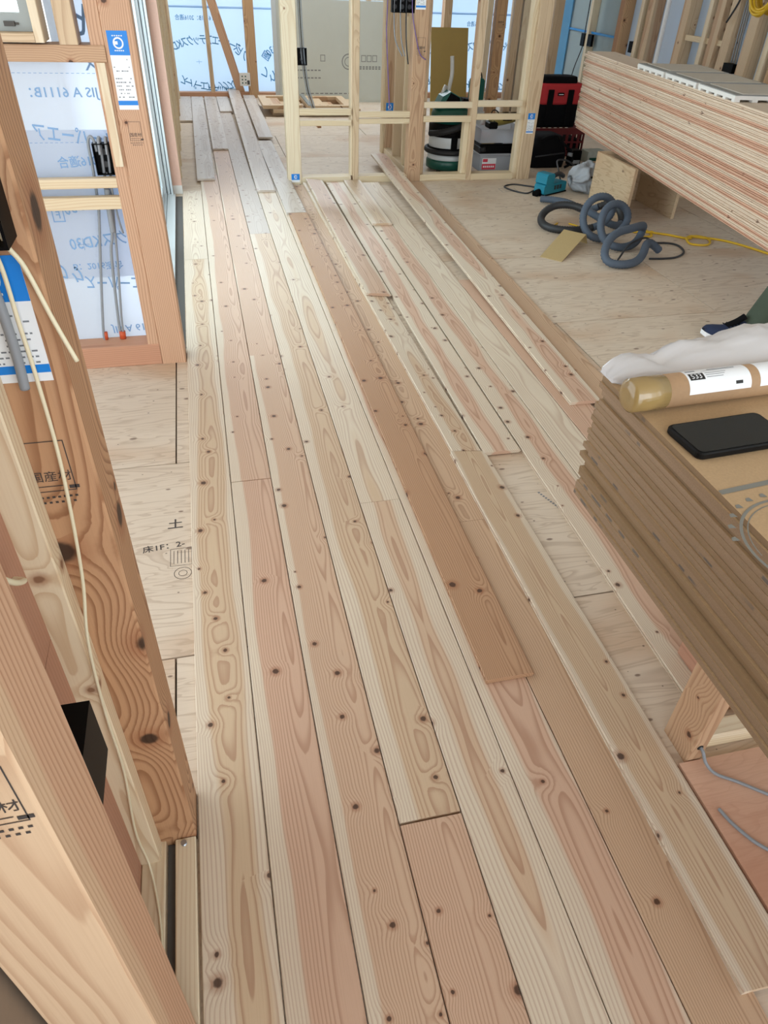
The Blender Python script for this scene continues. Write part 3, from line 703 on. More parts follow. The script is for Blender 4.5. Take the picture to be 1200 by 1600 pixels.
loose(1.046, 0.83, 4.868, SUB + 0.0003, 'long cream cedar board with winding pink heart beside the bare plywood strip', 0.0125, gx=0.02, gz=0.03, rh=0.052, kd=0.45, seed=4.1, pk=0.0)
loose(1.088, 4.842, 6.02, 0.0008, 'short cedar board lying on the pink-hearted cream board by the stud partition', 0.0125, gx=0.0, gz=0.03, rh=0.06, kd=0.2, seed=9.4)
loose(1.187, 0.83, 6.00, SUB + 0.0003, 'long plain cream cedar board without knots between the pink boards', 0.0125, gx=0.02, gz=0.09, rh=0.02, kd=0.02, seed=8.6)
loose(1.328, 0.83, 3.775, SUB + 0.0003, 'pink cedar board half under the diagonal loose board', 0.0125, gx=0.02, gz=0.04, rh=0.2, kd=0.2, seed=2.6, pk=0.0)
loose(1.505, 2.05, 5.98, SUB + 0.0003, 'tan cedar board at the outer edge beside the open plywood floor', 0.028, 0.136, gx=0.06, gz=0.05, rh=0.2, kd=0.12, seed=5.8, mat='cedar_dark')
loose(1.389, 2.31, 6.72, 0.0008, 'pink cedar board with cream edge lying across the outer rows and over the partition sill', 0.021, pitch=0.0108, gx=0.01, gz=0.05, rh=0.066, kd=0.5, seed=0.9, pk=0.0)
WG = 'weathered boards at the far end'
loose(-0.188, 8.70, 10.30, SUB + 0.006, 'grey cedar board at the foot of the left stud wall', 0.0, mat='cedar_weathered_sheen', kd=0.6)
loose(-0.058, 6.16, 10.22, 0.0008, 'grey cedar board, second from the left stud wall, overlapping a laid board', 0.004, mat='cedar_weathered_sheen', kd=0.8)
loose(0.107, 7.25, 10.22, 0.0008, 'grey cedar board, third from the left stud wall, cut short with a dark end', 0.003, mat='cedar_weathered_sheen', kd=0.7)
loose(0.262, 9.19, 10.22, 0.0008, 'shortest grey cedar board by the far wall', 0.0, mat='cedar_weathered_sheen', kd=0.5)
loose(0.382, 5.77, 10.60, 0.0008, 'long grey cedar board with its far end propped up on the back wall sill', 0.008, pitch=0.0118, mat='cedar_weathered_sheen', kd=0.8)
loose(0.562, 7.66, 10.22, 0.0170, 'bluish grey cedar board lying askew beside the far plywood floor', 0.012, mat='cedar_weathered_sheen', kd=0.2)

# ================================================================ FIBREBOARD STACK ON ITS TRESTLE
ORD = ['lowest', 'second', 'third', 'fourth', 'fifth', 'sixth', 'seventh', 'eighth', 'ninth', 'tenth', 'eleventh', 'twelfth', 'thirteenth', 'fourteenth', 'fifteenth', 'sixteenth', 'seventeenth', 'eighteenth', 'nineteenth', 'twentieth', 'twenty-first', 'twenty-second', 'twenty-third', 'twenty-fourth', 'twenty-fifth', 'twenty-sixth', 'twenty-seventh', 'twenty-eighth', 'twenty-ninth', 'thirtieth']
def rank(k): return 'lowest' if k == 0 else ORD[k] + ' from the bottom'
n_mdf = 25; th = 0.0096; z0 = 0.675
for k in range(n_mdf):
    dx = random.uniform(-0.0035, 0.0035) + (0.004 if k in (6, 7, 16) else 0); dy = random.uniform(-0.012, 0.010)
    if k == n_mdf - 1: dx = 0.0; dy = 0.0
    x0, x1, y0, y1 = 0.611 + dx, 1.521 + dx, -0.88 + dy, 0.935 + dy
    mb = MB(); w2, l2, t2 = (x1-x0)/2, (y1-y0)/2, (th-0.0006)/2
    mb.box(-w2, w2, -l2, l2, -t2, t2); mb.m = [1, 0, 1, 1, 1, 1]
    o = bpy.data.objects.new('fibreboard_sheet', mb.mesh('fibreboard_sheet', ['mdf_top', 'mdf_edge'])); C.objects.link(o)
    o.location = ((x0+x1)/2, (y0+y1)/2, z0 + (k+0.5)*th); grain(o, kd=random.choice([0.0, 0.2, 0.6, 0.9]))
    if k == n_mdf - 1:
        tag(o, 'topmost brown fibreboard sheet, printed, under the cardboard tube and phone', 'fibreboard sheet', 'fibreboard sheets on the trestle')
        top_sheet = o
    else: tag(o, 'brown fibreboard sheet, %s of the stack below the cardboard tube' % rank(k), 'fibreboard sheet', 'fibreboard sheets on the trestle')
ZT = z0 + n_mdf*th
pr = Print((0, 0, ZT + 0.0002), (1, 0, 0), (0, 1, 0))
pr.tri([(0.6115, 0.601), (1.1, 0.655), (1.1, 0.664), (0.6115, 0.610)])
pr.ring(0.672, 0.485, 0.095, 0.004, 0.25*PI, 1.1*PI); pr.ring(0.672, 0.485, 0.086, 0.0015, 0.2*PI, 1.0*PI)
for k in range(9):
    g = (0.30 + 0.075*k)*PI; cx, cy = 0.672 + 0.104*math.cos(g), 0.485 + 0.104*math.sin(g)
    pr.tri([(cx-0.005, cy-0.002), (cx+0.005, cy-0.003), (cx+0.003, cy+0.005), (cx-0.003, cy+0.004)])
pr.tri([(0.640, 0.545), (0.652, 0.560), (0.668, 0.552), (0.655, 0.540)]); pr.tri([(0.640, 0.515), (0.672, 0.535), (0.668, 0.500)])
for k in range(6): pr.tri([(0.650 + k*0.009, 0.505), (0.654 + k*0.009, 0.530), (0.656 + k*0.009, 0.502)])
pr.build('print', 'print_mdf', top_sheet)

tr = thing('trestle', 'rough timber trestle carrying the stack of fibreboard sheets', 'trestle', (1.2, 0.2, SUB))
for (lx, ly) in ((0.945, 0.715), (1.44, 0.715), (0.945, -0.62), (1.44, -0.62)):
    leg_ = lumber('leg', tr, lx, lx + 0.040, ly, ly + 0.095, SUB + (0.0125 if ly < 0 else 0.0), 0.63, 'stud_brown', 'z', 0.003, kd=0.35, rh=0.2, gx=0.03, gz=0.05, seed=3.2)
for ly in (0.7635, -0.5715):
    lumber('rail', tr, 0.80, 1.5, ly - 0.022, ly + 0.022, 0.6301, 0.6745, 'stud_pale', 'x', 0.002, kd=0.1)
lumber('rail', tr, 0.9855, 1.4395, 0.742, 0.785, SUB, 0.036, 'stud_pale', 'x', 0.002, kd=0.0)
MB().tube([(0.9649, 0.7149, 0.045), (0.9649, 0.7142, 0.045)], 0.008, 12).build('cable_hole', 'black_rubber', tr)
for (bx, by, bz) in ((1.10, 0.84, 0.09), (1.24, 0.86, 0.05)):
    tag(lumber('wood_offcut', None, bx, bx + 0.11, by, by + 0.17, 0.0008, 0.0008 + bz, 'red_sheathing', 'y', 0.003, kd=0.1), 'reddish timber offcut %s under the fibreboard stack' % ('standing taller' if bz > 0.08 else 'lying low'), 'offcut')
o = MB().box(0.924, 1.95, -1.1, 0.712, SUB + 0.0005, SUB + 0.0125).build('plywood_offcut', 'lauan_ply'); grain(o)
tag(o, 'smooth reddish plywood panel on the floor below the fibreboard stack', 'panel')
cable('cable', [(0.966, 0.722, 0.045), (0.968, 0.706, 0.040), (0.975, 0.690, 0.015), (0.990, 0.668, 0.003), (1.03, 0.640, 0.001), (1.08, 0.598, 0.001), (1.2, 0.50, 0.001), (1.3, 0.38, 0.001)], 0.0038, 'cable_grey', 'grey cable coming out of a hole in the trestle leg')
cable('cable', [(0.948, 0.592, 0.001), (0.955, 0.562, 0.001), (0.968, 0.531, 0.001), (0.985, 0.503, 0.001), (1.02, 0.470, 0.001), (1.15, 0.37, 0.001)], 0.0038, 'cable_grey', 'grey cable with cut end lying on the reddish plywood panel')

# ---- cardboard tube
TZ = ZT + 0.0265
tube = thing('mailing_tube', 'cardboard tube with brown taped end and white address labels on the fibreboard', 'tube', (0.9, 0.842, ZT))
ax0, ax1 = Vector((0.585, 0.822, TZ)), Vector((1.62, 0.882, TZ)); dv = (ax1 - ax0).normalized()
def on(t): return ax0 + dv * t
MB().tube([on(0.06), on(1.02)], 0.026, 32).build('tube_body', 'kraft', tube)
tp = [on(0.0), on(0.002), on(0.006), on(0.03), on(0.0605)]
MB().tube(tp, 0.0268, 28, rfun=lambda i: [0.010, 0.0215, 0.0262, 0.0268, 0.0266][i]).build('tape_cap', 'tape_brown', tube)
side = dv.cross(Vector((0,0,1))).normalized()      # pointing to the near side (-y)
def wrap(t0, t1, a0, a1, r, mat, name, parent, ns=14):
    """curved patch on the tube; angle 0 is the near side, 90 degrees the top"""
    mb = MB(); vs = []
    for k in range(ns+1):
        a = a0 + (a1-a0)*k/ns
        for t in (t0, t1): vs.append(on(t) + side*math.cos(a)*r + Vector((0,0,1))*math.sin(a)*r)
    return mb.add(vs, [(2*k, 2*k+1, 2*k+3, 2*k+2) for k in range(ns)], True).build(name, mat, parent)
D = PI/180
lab = wrap(0.093, 0.205, 8*D, 118*D, 0.0263, 'sticker_white', 'address_label', tube)
wrap(0.222, 0.40, 8*D, 118*D, 0.0263, 'sticker_white', 'address_label', tube)
wrap(0.0970, 0.1235, 56*D, 84*D, 0.0265, 'print_black', 'number_box', lab)
wrap(0.176, 0.189, 27*D, 38*D, 0.0265, 'print_black', 'number_box', lab)
for k in range(3): wrap(0.127, 0.165 - 0.004*k, (80 - 9*k)*D, (82 - 9*k)*D, 0.0265, 'print_grey', 'print_line', lab, 2)
wrap(0.124, 0.185, 92*D, 93.2*D, 0.0265, 'print_grey', 'print_line', lab, 2); wrap(0.137, 0.187, 98*D, 103*D, 0.0265, 'print_grey', 'print_line', lab, 2)
wrap(0.0975, 0.115, 96*D, 103*D, 0.0265, 'print_grey', 'print_line', lab, 2)
vs, fs = glyphs('533', 0.0135); mb = MB()
mb.add([on(0.110 + v[0]) + side*math.cos(70*D + v[1]/0.0267)*0.0267 + Vector((0,0,1))*math.sin(70*D + v[1]/0.0267)*0.0267 for v in vs], fs)
mb.build('number', 'sticker_white', lab)

# ---- phone
ph = thing('phone', 'black phone in a dark case lying face up on the fibreboard', 'phone', (0.70, 0.722, ZT))
def rounded(cx, cy, hx, hy, r, rot, z0, z1, n=5):
    poly = []
    for (sx, sy, a0) in ((1,1,0), (-1,1,90), (-1,-1,180), (1,-1,270)):
        for k in range(n+1):
            a = (a0 + 90*k/n)*D; poly.append((sx*(hx-r) + r*math.cos(a), sy*(hy-r) + r*math.sin(a)))
    c, s = math.cos(rot), math.sin(rot); N = len(poly); vs = []
    for z, ins in z0 if isinstance(z0, list) else ((z0, 0), (z1, 0)):
        for a, b in poly: a2, b2 = a*(1-ins/hx), b*(1-ins/hy); vs.append((cx + a2*c - b2*s, cy + a2*s + b2*c, z))
    L = len(vs)//N; fs = [tuple(range(N-1, -1, -1)), tuple((L-1)*N + k for k in range(N))]
    for l in range(L-1):
        for k in range(N): fs.append((l*N+k, l*N+(k+1) % N, (l+1)*N+(k+1) % N, (l+1)*N+k))
    return MB().add(vs, fs)
rounded(0.702, 0.722, 0.081, 0.0405, 0.010, 0.07, [(ZT+0.0002, 0.002), (ZT+0.003, 0), (ZT+0.0095, 0), (ZT+0.0115, 0.0015)], None).build('phone_case', 'phone_case', ph)
rounded(0.702, 0.722, 0.077, 0.0365, 0.008, 0.07, ZT+0.0112, ZT+0.0121).build('screen', 'phone_glass', ph)

# ---- clear plastic bag behind the tube
mb = MB(); vs = []; nu, nv = 60, 20
for i in range(nu+1):
    u = i/nu; x = 0.612 + 1.0*u
    pin = 1.0 - 0.55*math.exp(-((u-0.10)/0.035)**2)
    hgt = (0.026 + 0.020*min(1, u/0.4)) * (min(1, u/0.04)**0.6) * pin + 0.004; wid = 0.038 + 0.045*min(1, u/0.4)
    wid *= (0.55 + 0.45*min(1, u/0.03)) * (0.75 + 0.25*pin)
    for j in range(nv+1):
        a = PI*j/nv; nz = 0.008*mnoise.noise((x*14, a*2.2, 1.7)) + 0.004*mnoise.noise((x*40, a*5, 4))
        vs.append((x, 0.928 - (wid+nz)*math.cos(a) + 0.10*u, ZT + 0.001 + max(0, (hgt+nz*1.3)*math.sin(a))))
mb.add(vs, [(i*(nv+1)+j, i*(nv+1)+j+1, (i+1)*(nv+1)+j+1, (i+1)*(nv+1)+j) for i in range(nu) for j in range(nv)], True)
mb.add([vs[j] for j in range(nv+1)], [tuple(range(nv+1))])
tag(mb.build('plastic_bag', 'poly_bag'), 'crumpled milky plastic bag lying behind the cardboard tube', 'bag')

# ================================================================ PLANK STACK ON PLYWOOD SUPPORTS
ang = math.atan(0.14); dirp = Vector((math.sin(ang), math.cos(ang), 0))
def plank_mesh(L, w, t):
    poly = [(0.001,0),(w,0),(w,t*0.30),(w+0.006,t*0.34),(w+0.006,t*0.62),(w,t*0.66),(w,t),(0.001,t),(-0.0005,t*0.90),(-0.0005,t*0.68),(0.007,t*0.62),(0.007,t*0.36),(-0.0005,t*0.30),(-0.0005,t*0.10)]
    return MB().prism([(a - w/2, b - t/2) for a, b in poly], -L/2, L/2).mesh('plank', 'plank_edge')
NP, PT, PZ, PW, PL = 30, 0.0188, 0.338, 0.235, 3.30
pmeshes = [plank_mesh(PL, PW, PT - 0.0006) for _ in range(3)]
far_left = Vector((3.200, 6.245, 0))
for k in range(NP):
    o = bpy.data.objects.new('plank', pmeshes[k % 3]); C.objects.link(o)
    slide = random.uniform(-0.018, 0.018); sh = random.uniform(-0.007, 0.007) - 0.0012*k
    if k < 6: slide += 0.03
    base = far_left + dirp*(slide - PL/2) + Vector((dirp.y, -dirp.x, 0))*(PW/2 + sh)
    o.location = (base.x, base.y, PZ + (k+0.5)*PT); o.rotation_euler = (0, 0, -ang)
    grain(o, gx=random.uniform(-0.02, 0.16), gz=random.uniform(-0.03, 0.05), rh=random.choice([0.0, 0.6, 0.12, 0.09, 0.6]), kd=random.uniform(0.3, 0.7))
    if k == NP-1: o['rh'] = 0.0
    if k == NP-1: tag(o, 'topmost wooden plank of the tall stack, bearing the grey edged tiles', 'plank', 'planks in the tall stack')
    else: tag(o, 'wooden plank, %s of the tall stack topped with grey edged tiles' % rank(k), 'plank', 'planks in the tall stack')
PTOP = PZ + NP*PT
s = thing('plywood_support', 'plywood box support under the plank stack beside the hose tangle', 'support', (3.2, 5.08, SUB))
xo, yc = 2.965, 4.78
for (x0, x1, y0, y1) in ((xo, xo + 0.024, yc, yc + 0.58), (xo + 0.0245, xo + 1.10, yc + 0.556, yc + 0.58), (xo + 0.40, xo + 0.424, yc + 0.02, yc + 0.555)):
    L, Tk = max(x1-x0, y1-y0), min(x1-x0, y1-y0)
    m_ = MB().box(-L/2, L/2, -0.1765, 0.1765, -Tk/2, Tk/2).mesh('panel', 'support_ply')
    o = bpy.data.objects.new('panel', m_); C.objects.link(o); o.parent = s
    o.location = Vector(((x0+x1)/2, (y0+y1)/2, SUB + 0.1765)) - s.location
    o.rotation_euler = (PI/2, 0, PI/2 if y1-y0 > x1-x0 else 0); grain(o)
s = thing('timber_support', 'timber block support under the near end of the plank stack', 'support', (2.955, 3.02, SUB))
lumber('leg', s, 2.915, 2.99, 2.99, 3.05, SUB, 0.30, 'stud_brown', 'z', 0.003)
lumber('cap', s, 2.78, 3.02, 2.98, 3.06, 0.3005, 0.3375, 'stud_brown', 'x', 0.003)

# ---- grey edged tiles on the plank stack
def tile(x, y, rot, label):
    t = thing('paving_tile', label, 'tile', (x, y, PTOP), 'tiles on the plank stack')
    R_ = Matrix.Translation((x, y, PTOP)) @ Matrix.Rotation(-rot, 4, 'Z')
    h = 0.222
    mb = MB()
    for i in range(5):
        for j in range(5): a, b = -h + 0.018 + i*0.1015, -h + 0.018 + j*0.1015; mb.box(a-0.016, a+0.016, b-0.016, b+0.016, 0.0005, 0.012)
    mb.xf(R_).build('feet', 'tile_white', t)['kind'] = 'stuff'
    MB().box(-h, h, -h, h, 0.012, 0.030).xf(R_).build('tile_base', 'tile_white', t)
    MB().box(-h+0.005, h-0.005, -h+0.005, h-0.005, 0.030, 0.034).xf(R_).build('tile_border', 'tile_grey', t)
    MB().box(-h+0.055, h-0.03, -h+0.03, h-0.03, 0.034, 0.0375).xf(R_).build('tile_face', 'tile_beige', t)
for k, lb in enumerate(('grey edged beige tile at the far end of the row on the planks', 'middle grey edged beige tile of the row on the planks', 'grey edged beige tile nearest the near end of the plank stack')):
    c = far_left + dirp*(-1.37 - 0.475*k) + Vector((dirp.y, -dirp.x, 0))*0.178
    tile(c.x, c.y, ang, lb)

# ================================================================ SWITCH BOXES AND CABLES
def switch_box(x0, x1, y0, y1, z0, z1, label, face='-y', n=1):
    """black plastic outlet box: open shell with rim, round knock-outs and screws; face = open side"""
    t = thing('switch_box', label, 'switch box', ((x0+x1)/2, (y0+y1)/2, z0), 'black switch boxes')
    w = 0.003; mb = MB()
    mb.box(x0, x1, y0, y1, z0, z0+w).box(x0, x1, y0, y1, z1-w, z1).box(x0, x0+w, y0, y1, z0+w, z1-w).box(x1-w, x1, y0, y1, z0+w, z1-w)
    if face == '-y': mb.box(x0+w, x1-w, y1-w, y1, z0+w, z1-w)
    elif face == '+x': mb.box(x0+w, x0+2*w, y0, y1, z0+w, z1-w); mb.box(x0+w, x1-w, y0, y0+w, z0+w, z1-w); mb.box(x0+w, x1-w, y1-w, y1, z0+w, z1-w)
    else: mb.box(x1-2*w, x1-w, y0, y1, z0+w, z1-w); mb.box(x0+w, x1-w, y0, y0+w, z0+w, z1-w); mb.box(x0+w, x1-w, y1-w, y1, z0+w, z1-w)
    mb.build('box_shell', 'black_plastic', t)
    r = min(x1-x0, z1-z0)*0.16
    for k in range(2):
        zc = z0 + (z1-z0)*(0.3 + 0.4*k)
        if face == '-y':
            for i in range(n):
                xc = x0 + (x1-x0)*(i+0.5)/n
                MB().tube([(xc, y1-w-0.0005, zc), (xc, y1-w-0.006, zc)], r/ (1 if n == 1 else 1.2), 14).build('knockout', 'cable_dark', t)
        elif face == '+x': MB().tube([(x0+2*w+0.0002, (y0+y1)/2, zc), (x0+2*w+0.004, (y0+y1)/2, zc)], 0.010, 14).build('knockout', 'cable_dark', t)
        else: MB().tube([(x1-2*w-0.0002, (y0+y1)/2, zc), (x1-2*w-0.004, (y0+y1)/2, zc)], 0.010, 14).build('knockout', 'cable_dark', t)
    if face == '-y':
        for zc in (z0 + 0.008, z1 - 0.008): MB().tube([((x0+x1)/2, y0-0.0005, zc), ((x0+x1)/2, y0+0.006, zc)], 0.0035, 10).build('screw_tab', 'cable_dark', t)
    return t
switch_box(-0.262, -0.187, 0.726, 0.7692, 1.222, 1.330, 'black switch box on the front of the old knotty post by the blue topped label')
MB_ = None
switch_box(-0.283, -0.200, 0.455, 0.552, 0.665, 0.765, 'black switch box between the near post and the pale stud', '+x')
switch_box(-0.396, -0.3275, 3.046, 3.085, 0.760, 0.868, 'black switch box with grey cables beside the reddish stud of the window wall')
switch_box(0.7685, 0.840, 6.06, 6.10, 0.800, 0.908, 'black switch box on the pale partition post')
switch_box(1.476, 1.6445, 6.06, 6.11, 1.132, 1.245, 'wide black triple switch box beside the stamped partition post', n=3)
switch_box(3.7905, 3.8335, 9.0, 9.06, 0.26, 0.40, 'small black switch box on the rear room stud', '-y')
switch_box(4.585, 4.63, 9.1605, 9.245, 0.69, 0.815, 'black switch box on the far side of the pale right wall stud', '-x')
switch_box(4.60, 4.63, 9.0, 9.0995, 0.70, 0.815, 'black switch box on the near side of the pale right wall stud', '-x')
switch_box(4.60, 4.66, 8.0405, 8.12, 0.73, 0.83, 'black switch box between two right wall studs behind the plank stack', '-x')
switch_box(4.60, 4.66, 6.28, 6.4195, 0.745, 0.815, 'black switch box under the grey cable bundle on the right wall', '-x')

# cables on the old knotty post
cable('cable', [(-0.1955, 0.742, 1.27), (-0.1945, 0.748, 1.224), (-0.185, 0.755, 1.196), (-0.171, 0.750, 1.142), (-0.158, 0.748, 1.095)], 0.0026, 'cable_cream', 'short cream cable bent out of the switch box over the label edge')
cable('cable', [(-0.206, 0.742, 1.30), (-0.206, 0.748, 1.222), (-0.205, 0.752, 1.191), (-0.206, 0.755, 1.137), (-0.206, 0.757, 1.07), (-0.209, 0.756, 0.95), (-0.224, 0.752, 0.781), (-0.236, 0.724, 0.68), (-0.246, 0.722, 0.52), (-0.250, 0.722, 0.356), (-0.268, 0.722, 0.15), (-0.262, 0.71, 0.030), (-0.245, 0.62, 0.010), (-0.238, 0.52, 0.010), (-0.236, 0.44, 0.012), (-0.240, 0.43, 0.03)], 0.0024, 'cable_cream', 'long cream cable running down the pale stud to the floor')
cable('cable', [(-0.221, 0.748, 1.30), (-0.221, 0.753, 1.21), (-0.219, 0.757, 1.158), (-0.219, 0.758, 1.102), (-0.221, 0.757, 1.062)], 0.0055, 'cable_grey', 'thick grey cable hanging over the blue and white label')
cable('cable', [(-0.262, 0.60, 0.93), (-0.254, 0.62, 0.90), (-0.256, 0.65, 0.875), (-0.270, 0.66, 0.87)], 0.0035, 'cable_cream', 'cream cable end curling from the reddish sheathing')
# window wall cables
GD = 'grey cables on the window wall'
cable('cable', [(-0.384, 3.062, 0.84), (-0.387, 3.060, 0.878), (-0.398, 3.062, 0.890), (-0.409, 3.066, 0.865), (-0.411, 3.070, 0.79), (-0.417, 3.075, 0.69), (-0.424, 3.08, 0.62), (-0.465, 3.085, 0.394), (-0.512, 3.085, 0.114), (-0.505, 3.085, 0.075)], 0.0055, 'cable_grey', 'left grey cable dropping from the window wall switch box to the sill plate')
cable('cable', [(-0.372, 3.052, 0.83), (-0.370, 3.056, 0.878), (-0.366, 3.066, 0.885), (-0.368, 3.074, 0.86), (-0.374, 3.074, 0.76), (-0.378, 3.078, 0.68), (-0.392, 3.08, 0.53), (-0.412, 3.083, 0.445), (-0.439, 3.085, 0.168), (-0.441, 3.085, 0.080)], 0.006, 'cable_grey', 'middle grey cable dropping from the window wall switch box')
cable('cable', [(-0.347, 3.052, 0.83), (-0.345, 3.056, 0.878), (-0.342, 3.066, 0.885), (-0.344, 3.073, 0.86), (-0.352, 3.073, 0.76), (-0.372, 3.08, 0.60), (-0.395, 3.085, 0.40), (-0.425, 3.08, 0.168), (-0.429, 3.08, 0.080)], 0.005, 'cable_grey', 'right grey cable dropping from the window wall switch box')
cable('cable', [(-0.374, 3.0575, 0.71), (-0.381, 3.059, 0.62), (-0.384, 3.061, 0.545)], 0.011, 'cable_grey', 'thick grey conduit end hanging below the two noggings')
cable('cable', [(-0.356, 3.053, 0.72), (-0.353, 3.056, 0.60), (-0.346, 3.060, 0.54)], 0.004, 'cable_grey', 'short cut grey cable beside the conduit end')
for px, lb in ((-0.505, 'orange cable sleeve at the left cable on the reddish sill'), (-0.4355, 'orange cable sleeve at the paired cables on the reddish sill')):
    tag(MB().tube([(px, 3.083, 0.081), (px + 0.002, 3.085, 0.115)], 0.0135 if px > -0.5 else 0.0075, 10).build('cable_sleeve', 'cable_orange'), lb, 'sleeve')
# partition cables
for k, dx in enumerate((0.0, 0.011, 0.022)):
    cable('cable', [(0.785+dx, 6.085, 1.9), (0.79+dx, 6.085, 1.19), (0.800+dx, 6.09, 0.90), (0.812+dx, 6.10, 0.78), (0.835+dx, 6.115, 0.64), (0.862+dx, 6.118, 0.56), (0.882+dx*1.2, 6.115, 0.49 - 0.01*k)], 0.004, 'cable_grey' if k != 1 else 'cable_dark', ('grey cable closest to the pale partition post, through its switch box', 'dark cable amid the bundle through the switch box on the pale partition post', 'grey outer cable of the bundle through the switch box on the pale partition post')[k])
cable('cable', [(1.455, 6.10, 1.8), (1.448, 6.10, 1.13), (1.450, 6.10, 0.97), (1.49, 6.10, 0.51)], 0.004, 'cable_violet', 'long violet cable left of the triple switch box')
for k, (a, b, c) in enumerate(((1.497, 1.513, 1.573), (1.545, 1.56, 1.593))):
    cable('cable', [(a, 6.09, 1.25), (a, 6.09, 1.13), (b, 6.09, 0.97), (c, 6.09, 0.862)], 0.0045, 'cable_grey', 'pale grey cable hanging %s under the triple switch box' % ('at its left' if k == 0 else 'at its middle'))
cable('cable', [(1.590, 6.09, 1.25), (1.589, 6.09, 1.13), (1.600, 6.09, 0.95), (1.622, 6.09, 0.811)], 0.005, 'cable_dark', 'black cable hanging under the triple switch box')
cable('cable', [(1.626, 6.07, 1.25), (1.628, 6.05, 1.13), (1.665, 6.042, 0.975), (1.70, 6.042, 0.88), (1.747, 6.042, 0.846)], 0.0035, 'cable_violet', 'thin violet cable curving across the stamped partition post')
cable('cable', [(4.603, 9.20, 1.9), (4.603, 9.20, 0.84), (4.603, 9.20, 0.69), (4.62, 9.36, 0.45), (4.62, 9.40, 0.30)], 0.006, 'cable_dark', 'dark cable above and below the far switch box on the right wall')
for k in range(3):
    cable('cable', [(4.63, 6.33 + 0.03*k, 1.9), (4.63, 6.32 + 0.03*k, 1.2), (4.63, 6.29 + 0.035*k, 0.82)], 0.006, 'cable_grey', 'grey cable, %s of the bundle above the right wall switch box' % ('closest to the yellow coil', 'middle one', 'farthest from the yellow coil')[k])
cable('cable', [(4.60, 6.44, 1.55), (4.58, 6.40, 1.30), (4.57, 6.50, 1.10)], 0.008, 'cable_dark', 'black cable beside the yellow hose coil')
cable('vent_pipe', [(4.585, 7.50, SUB), (4.585, 7.50, 1.0), (4.585, 7.50, 2.6)], 0.022, 'sticker_white', 'white wrapped vertical pipe on the right wall', 'pipe', n=2, seg=16)

# ================================================================ PAPER LABELS ON THE POSTS
def sticker(o, w, h, label, head=0.30, band=(0.06, 0.12), name='paper_label'):
    """o = lower left corner on a face that looks towards -y"""
    x, y, z = o; t = thing(name, label, 'label', (x + w/2, y, z), 'paper labels on posts')
    MB().box(x, x+w, y-0.0006, y, z, z+h).build('paper', 'sticker_white', t)
    hd = MB().box(x, x+w, y-0.0009, y-0.0007, z+h*(1-head), z+h).build('header', 'sticker_blue', t)
    q = Print((x, y-0.0011, z), (1,0,0), (0,0,1)); cx, cz, r = w*0.5, h*(1-head/2), min(w, h*head)*0.26
    q.ring(cx, cz, r, r*0.28); q.rect(cx-r*0.7, cx-r*0.1, cz-r*0.25, cz+r*0.3)
    for k in range(5): q.rect(cx-r*1.0+k*r*0.42, cx-r*0.75+k*r*0.42, cz+r*1.12, cz+r*1.3); q.rect(cx-r*0.9+k*r*0.38, cx-r*0.65+k*r*0.38, cz-r*1.35, cz-r*1.15)
    q.build('emblem', 'sticker_white', hd)
    if band and h > w:
        MB().box(x, x+w, y-0.0009, y-0.0007, z+h*band[0], z+h*band[1]).build('band', 'sticker_blue', t)
        q = Print((x, y-0.0009, z), (1,0,0), (0,0,1)); rn = random.Random(int(abs(x)*1000))
        for k in range(11):
            zz = h*(0.16 + 0.048*k); a = w*0.08
            if k in (6, 9): continue
            while a < w*0.86:
                l = w*rn.uniform(0.03, 0.10)
                if rn.random() < (0.75 if k < 5 else 0.4): q.rect(a, min(a+l, w*0.92), zz, zz + h*0.014)
                a += l + w*0.03
        q.build('small_print', 'print_grey', t)
    return t
sticker((-0.262, 0.7697, 1.064), 0.070, 0.140, 'blue topped white paper label on the old knotty post behind the cables', 0.34, (0.075, 0.145))
sticker((-0.268, 2.9997, 0.987), 0.067, 0.236, 'blue topped white paper label on the post between window and sliding door', 0.30)
sticker((0.684, 6.0497, 0.0), 0.066, 0.062, 'small blue label at the foot of the pale partition post', 0.72, None)
sticker((1.650, 6.0497, 1.155), 0.075, 0.20, 'white label high on the stamped partition post', 0.30)
sticker((2.652, 6.0497, 0.335), 0.062, 0.150, 'blue topped label on the right-hand partition post beside the red tool bag', 0.30)
sticker((1.70, 7.0997, 0.33), 0.07, 0.075, 'small blue label on the inner wall post behind the partition', 0.9, None)
# small outlet plate at the brace foot on the back wall
ol = thing('outlet_plate', 'white outlet plate at the foot of the diagonal brace', 'outlet', (0.64, 10.30, 0.15))
MB().bbox(0.575, 0.705, 10.296, 10.309, 0.12, 0.26, 0.003).build('plate', 'tile_white', ol)
for i in range(2):
    for j in range(3): MB().box(0.60 + 0.04*i, 0.615 + 0.04*i, 10.2945, 10.2962, 0.145 + 0.035*j, 0.16 + 0.035*j).build('socket', 'vac_green', ol)
MB().box(0.665, 0.695, 10.2945, 10.2962, 0.135, 0.18).build('switch', 'foam_dark', ol)

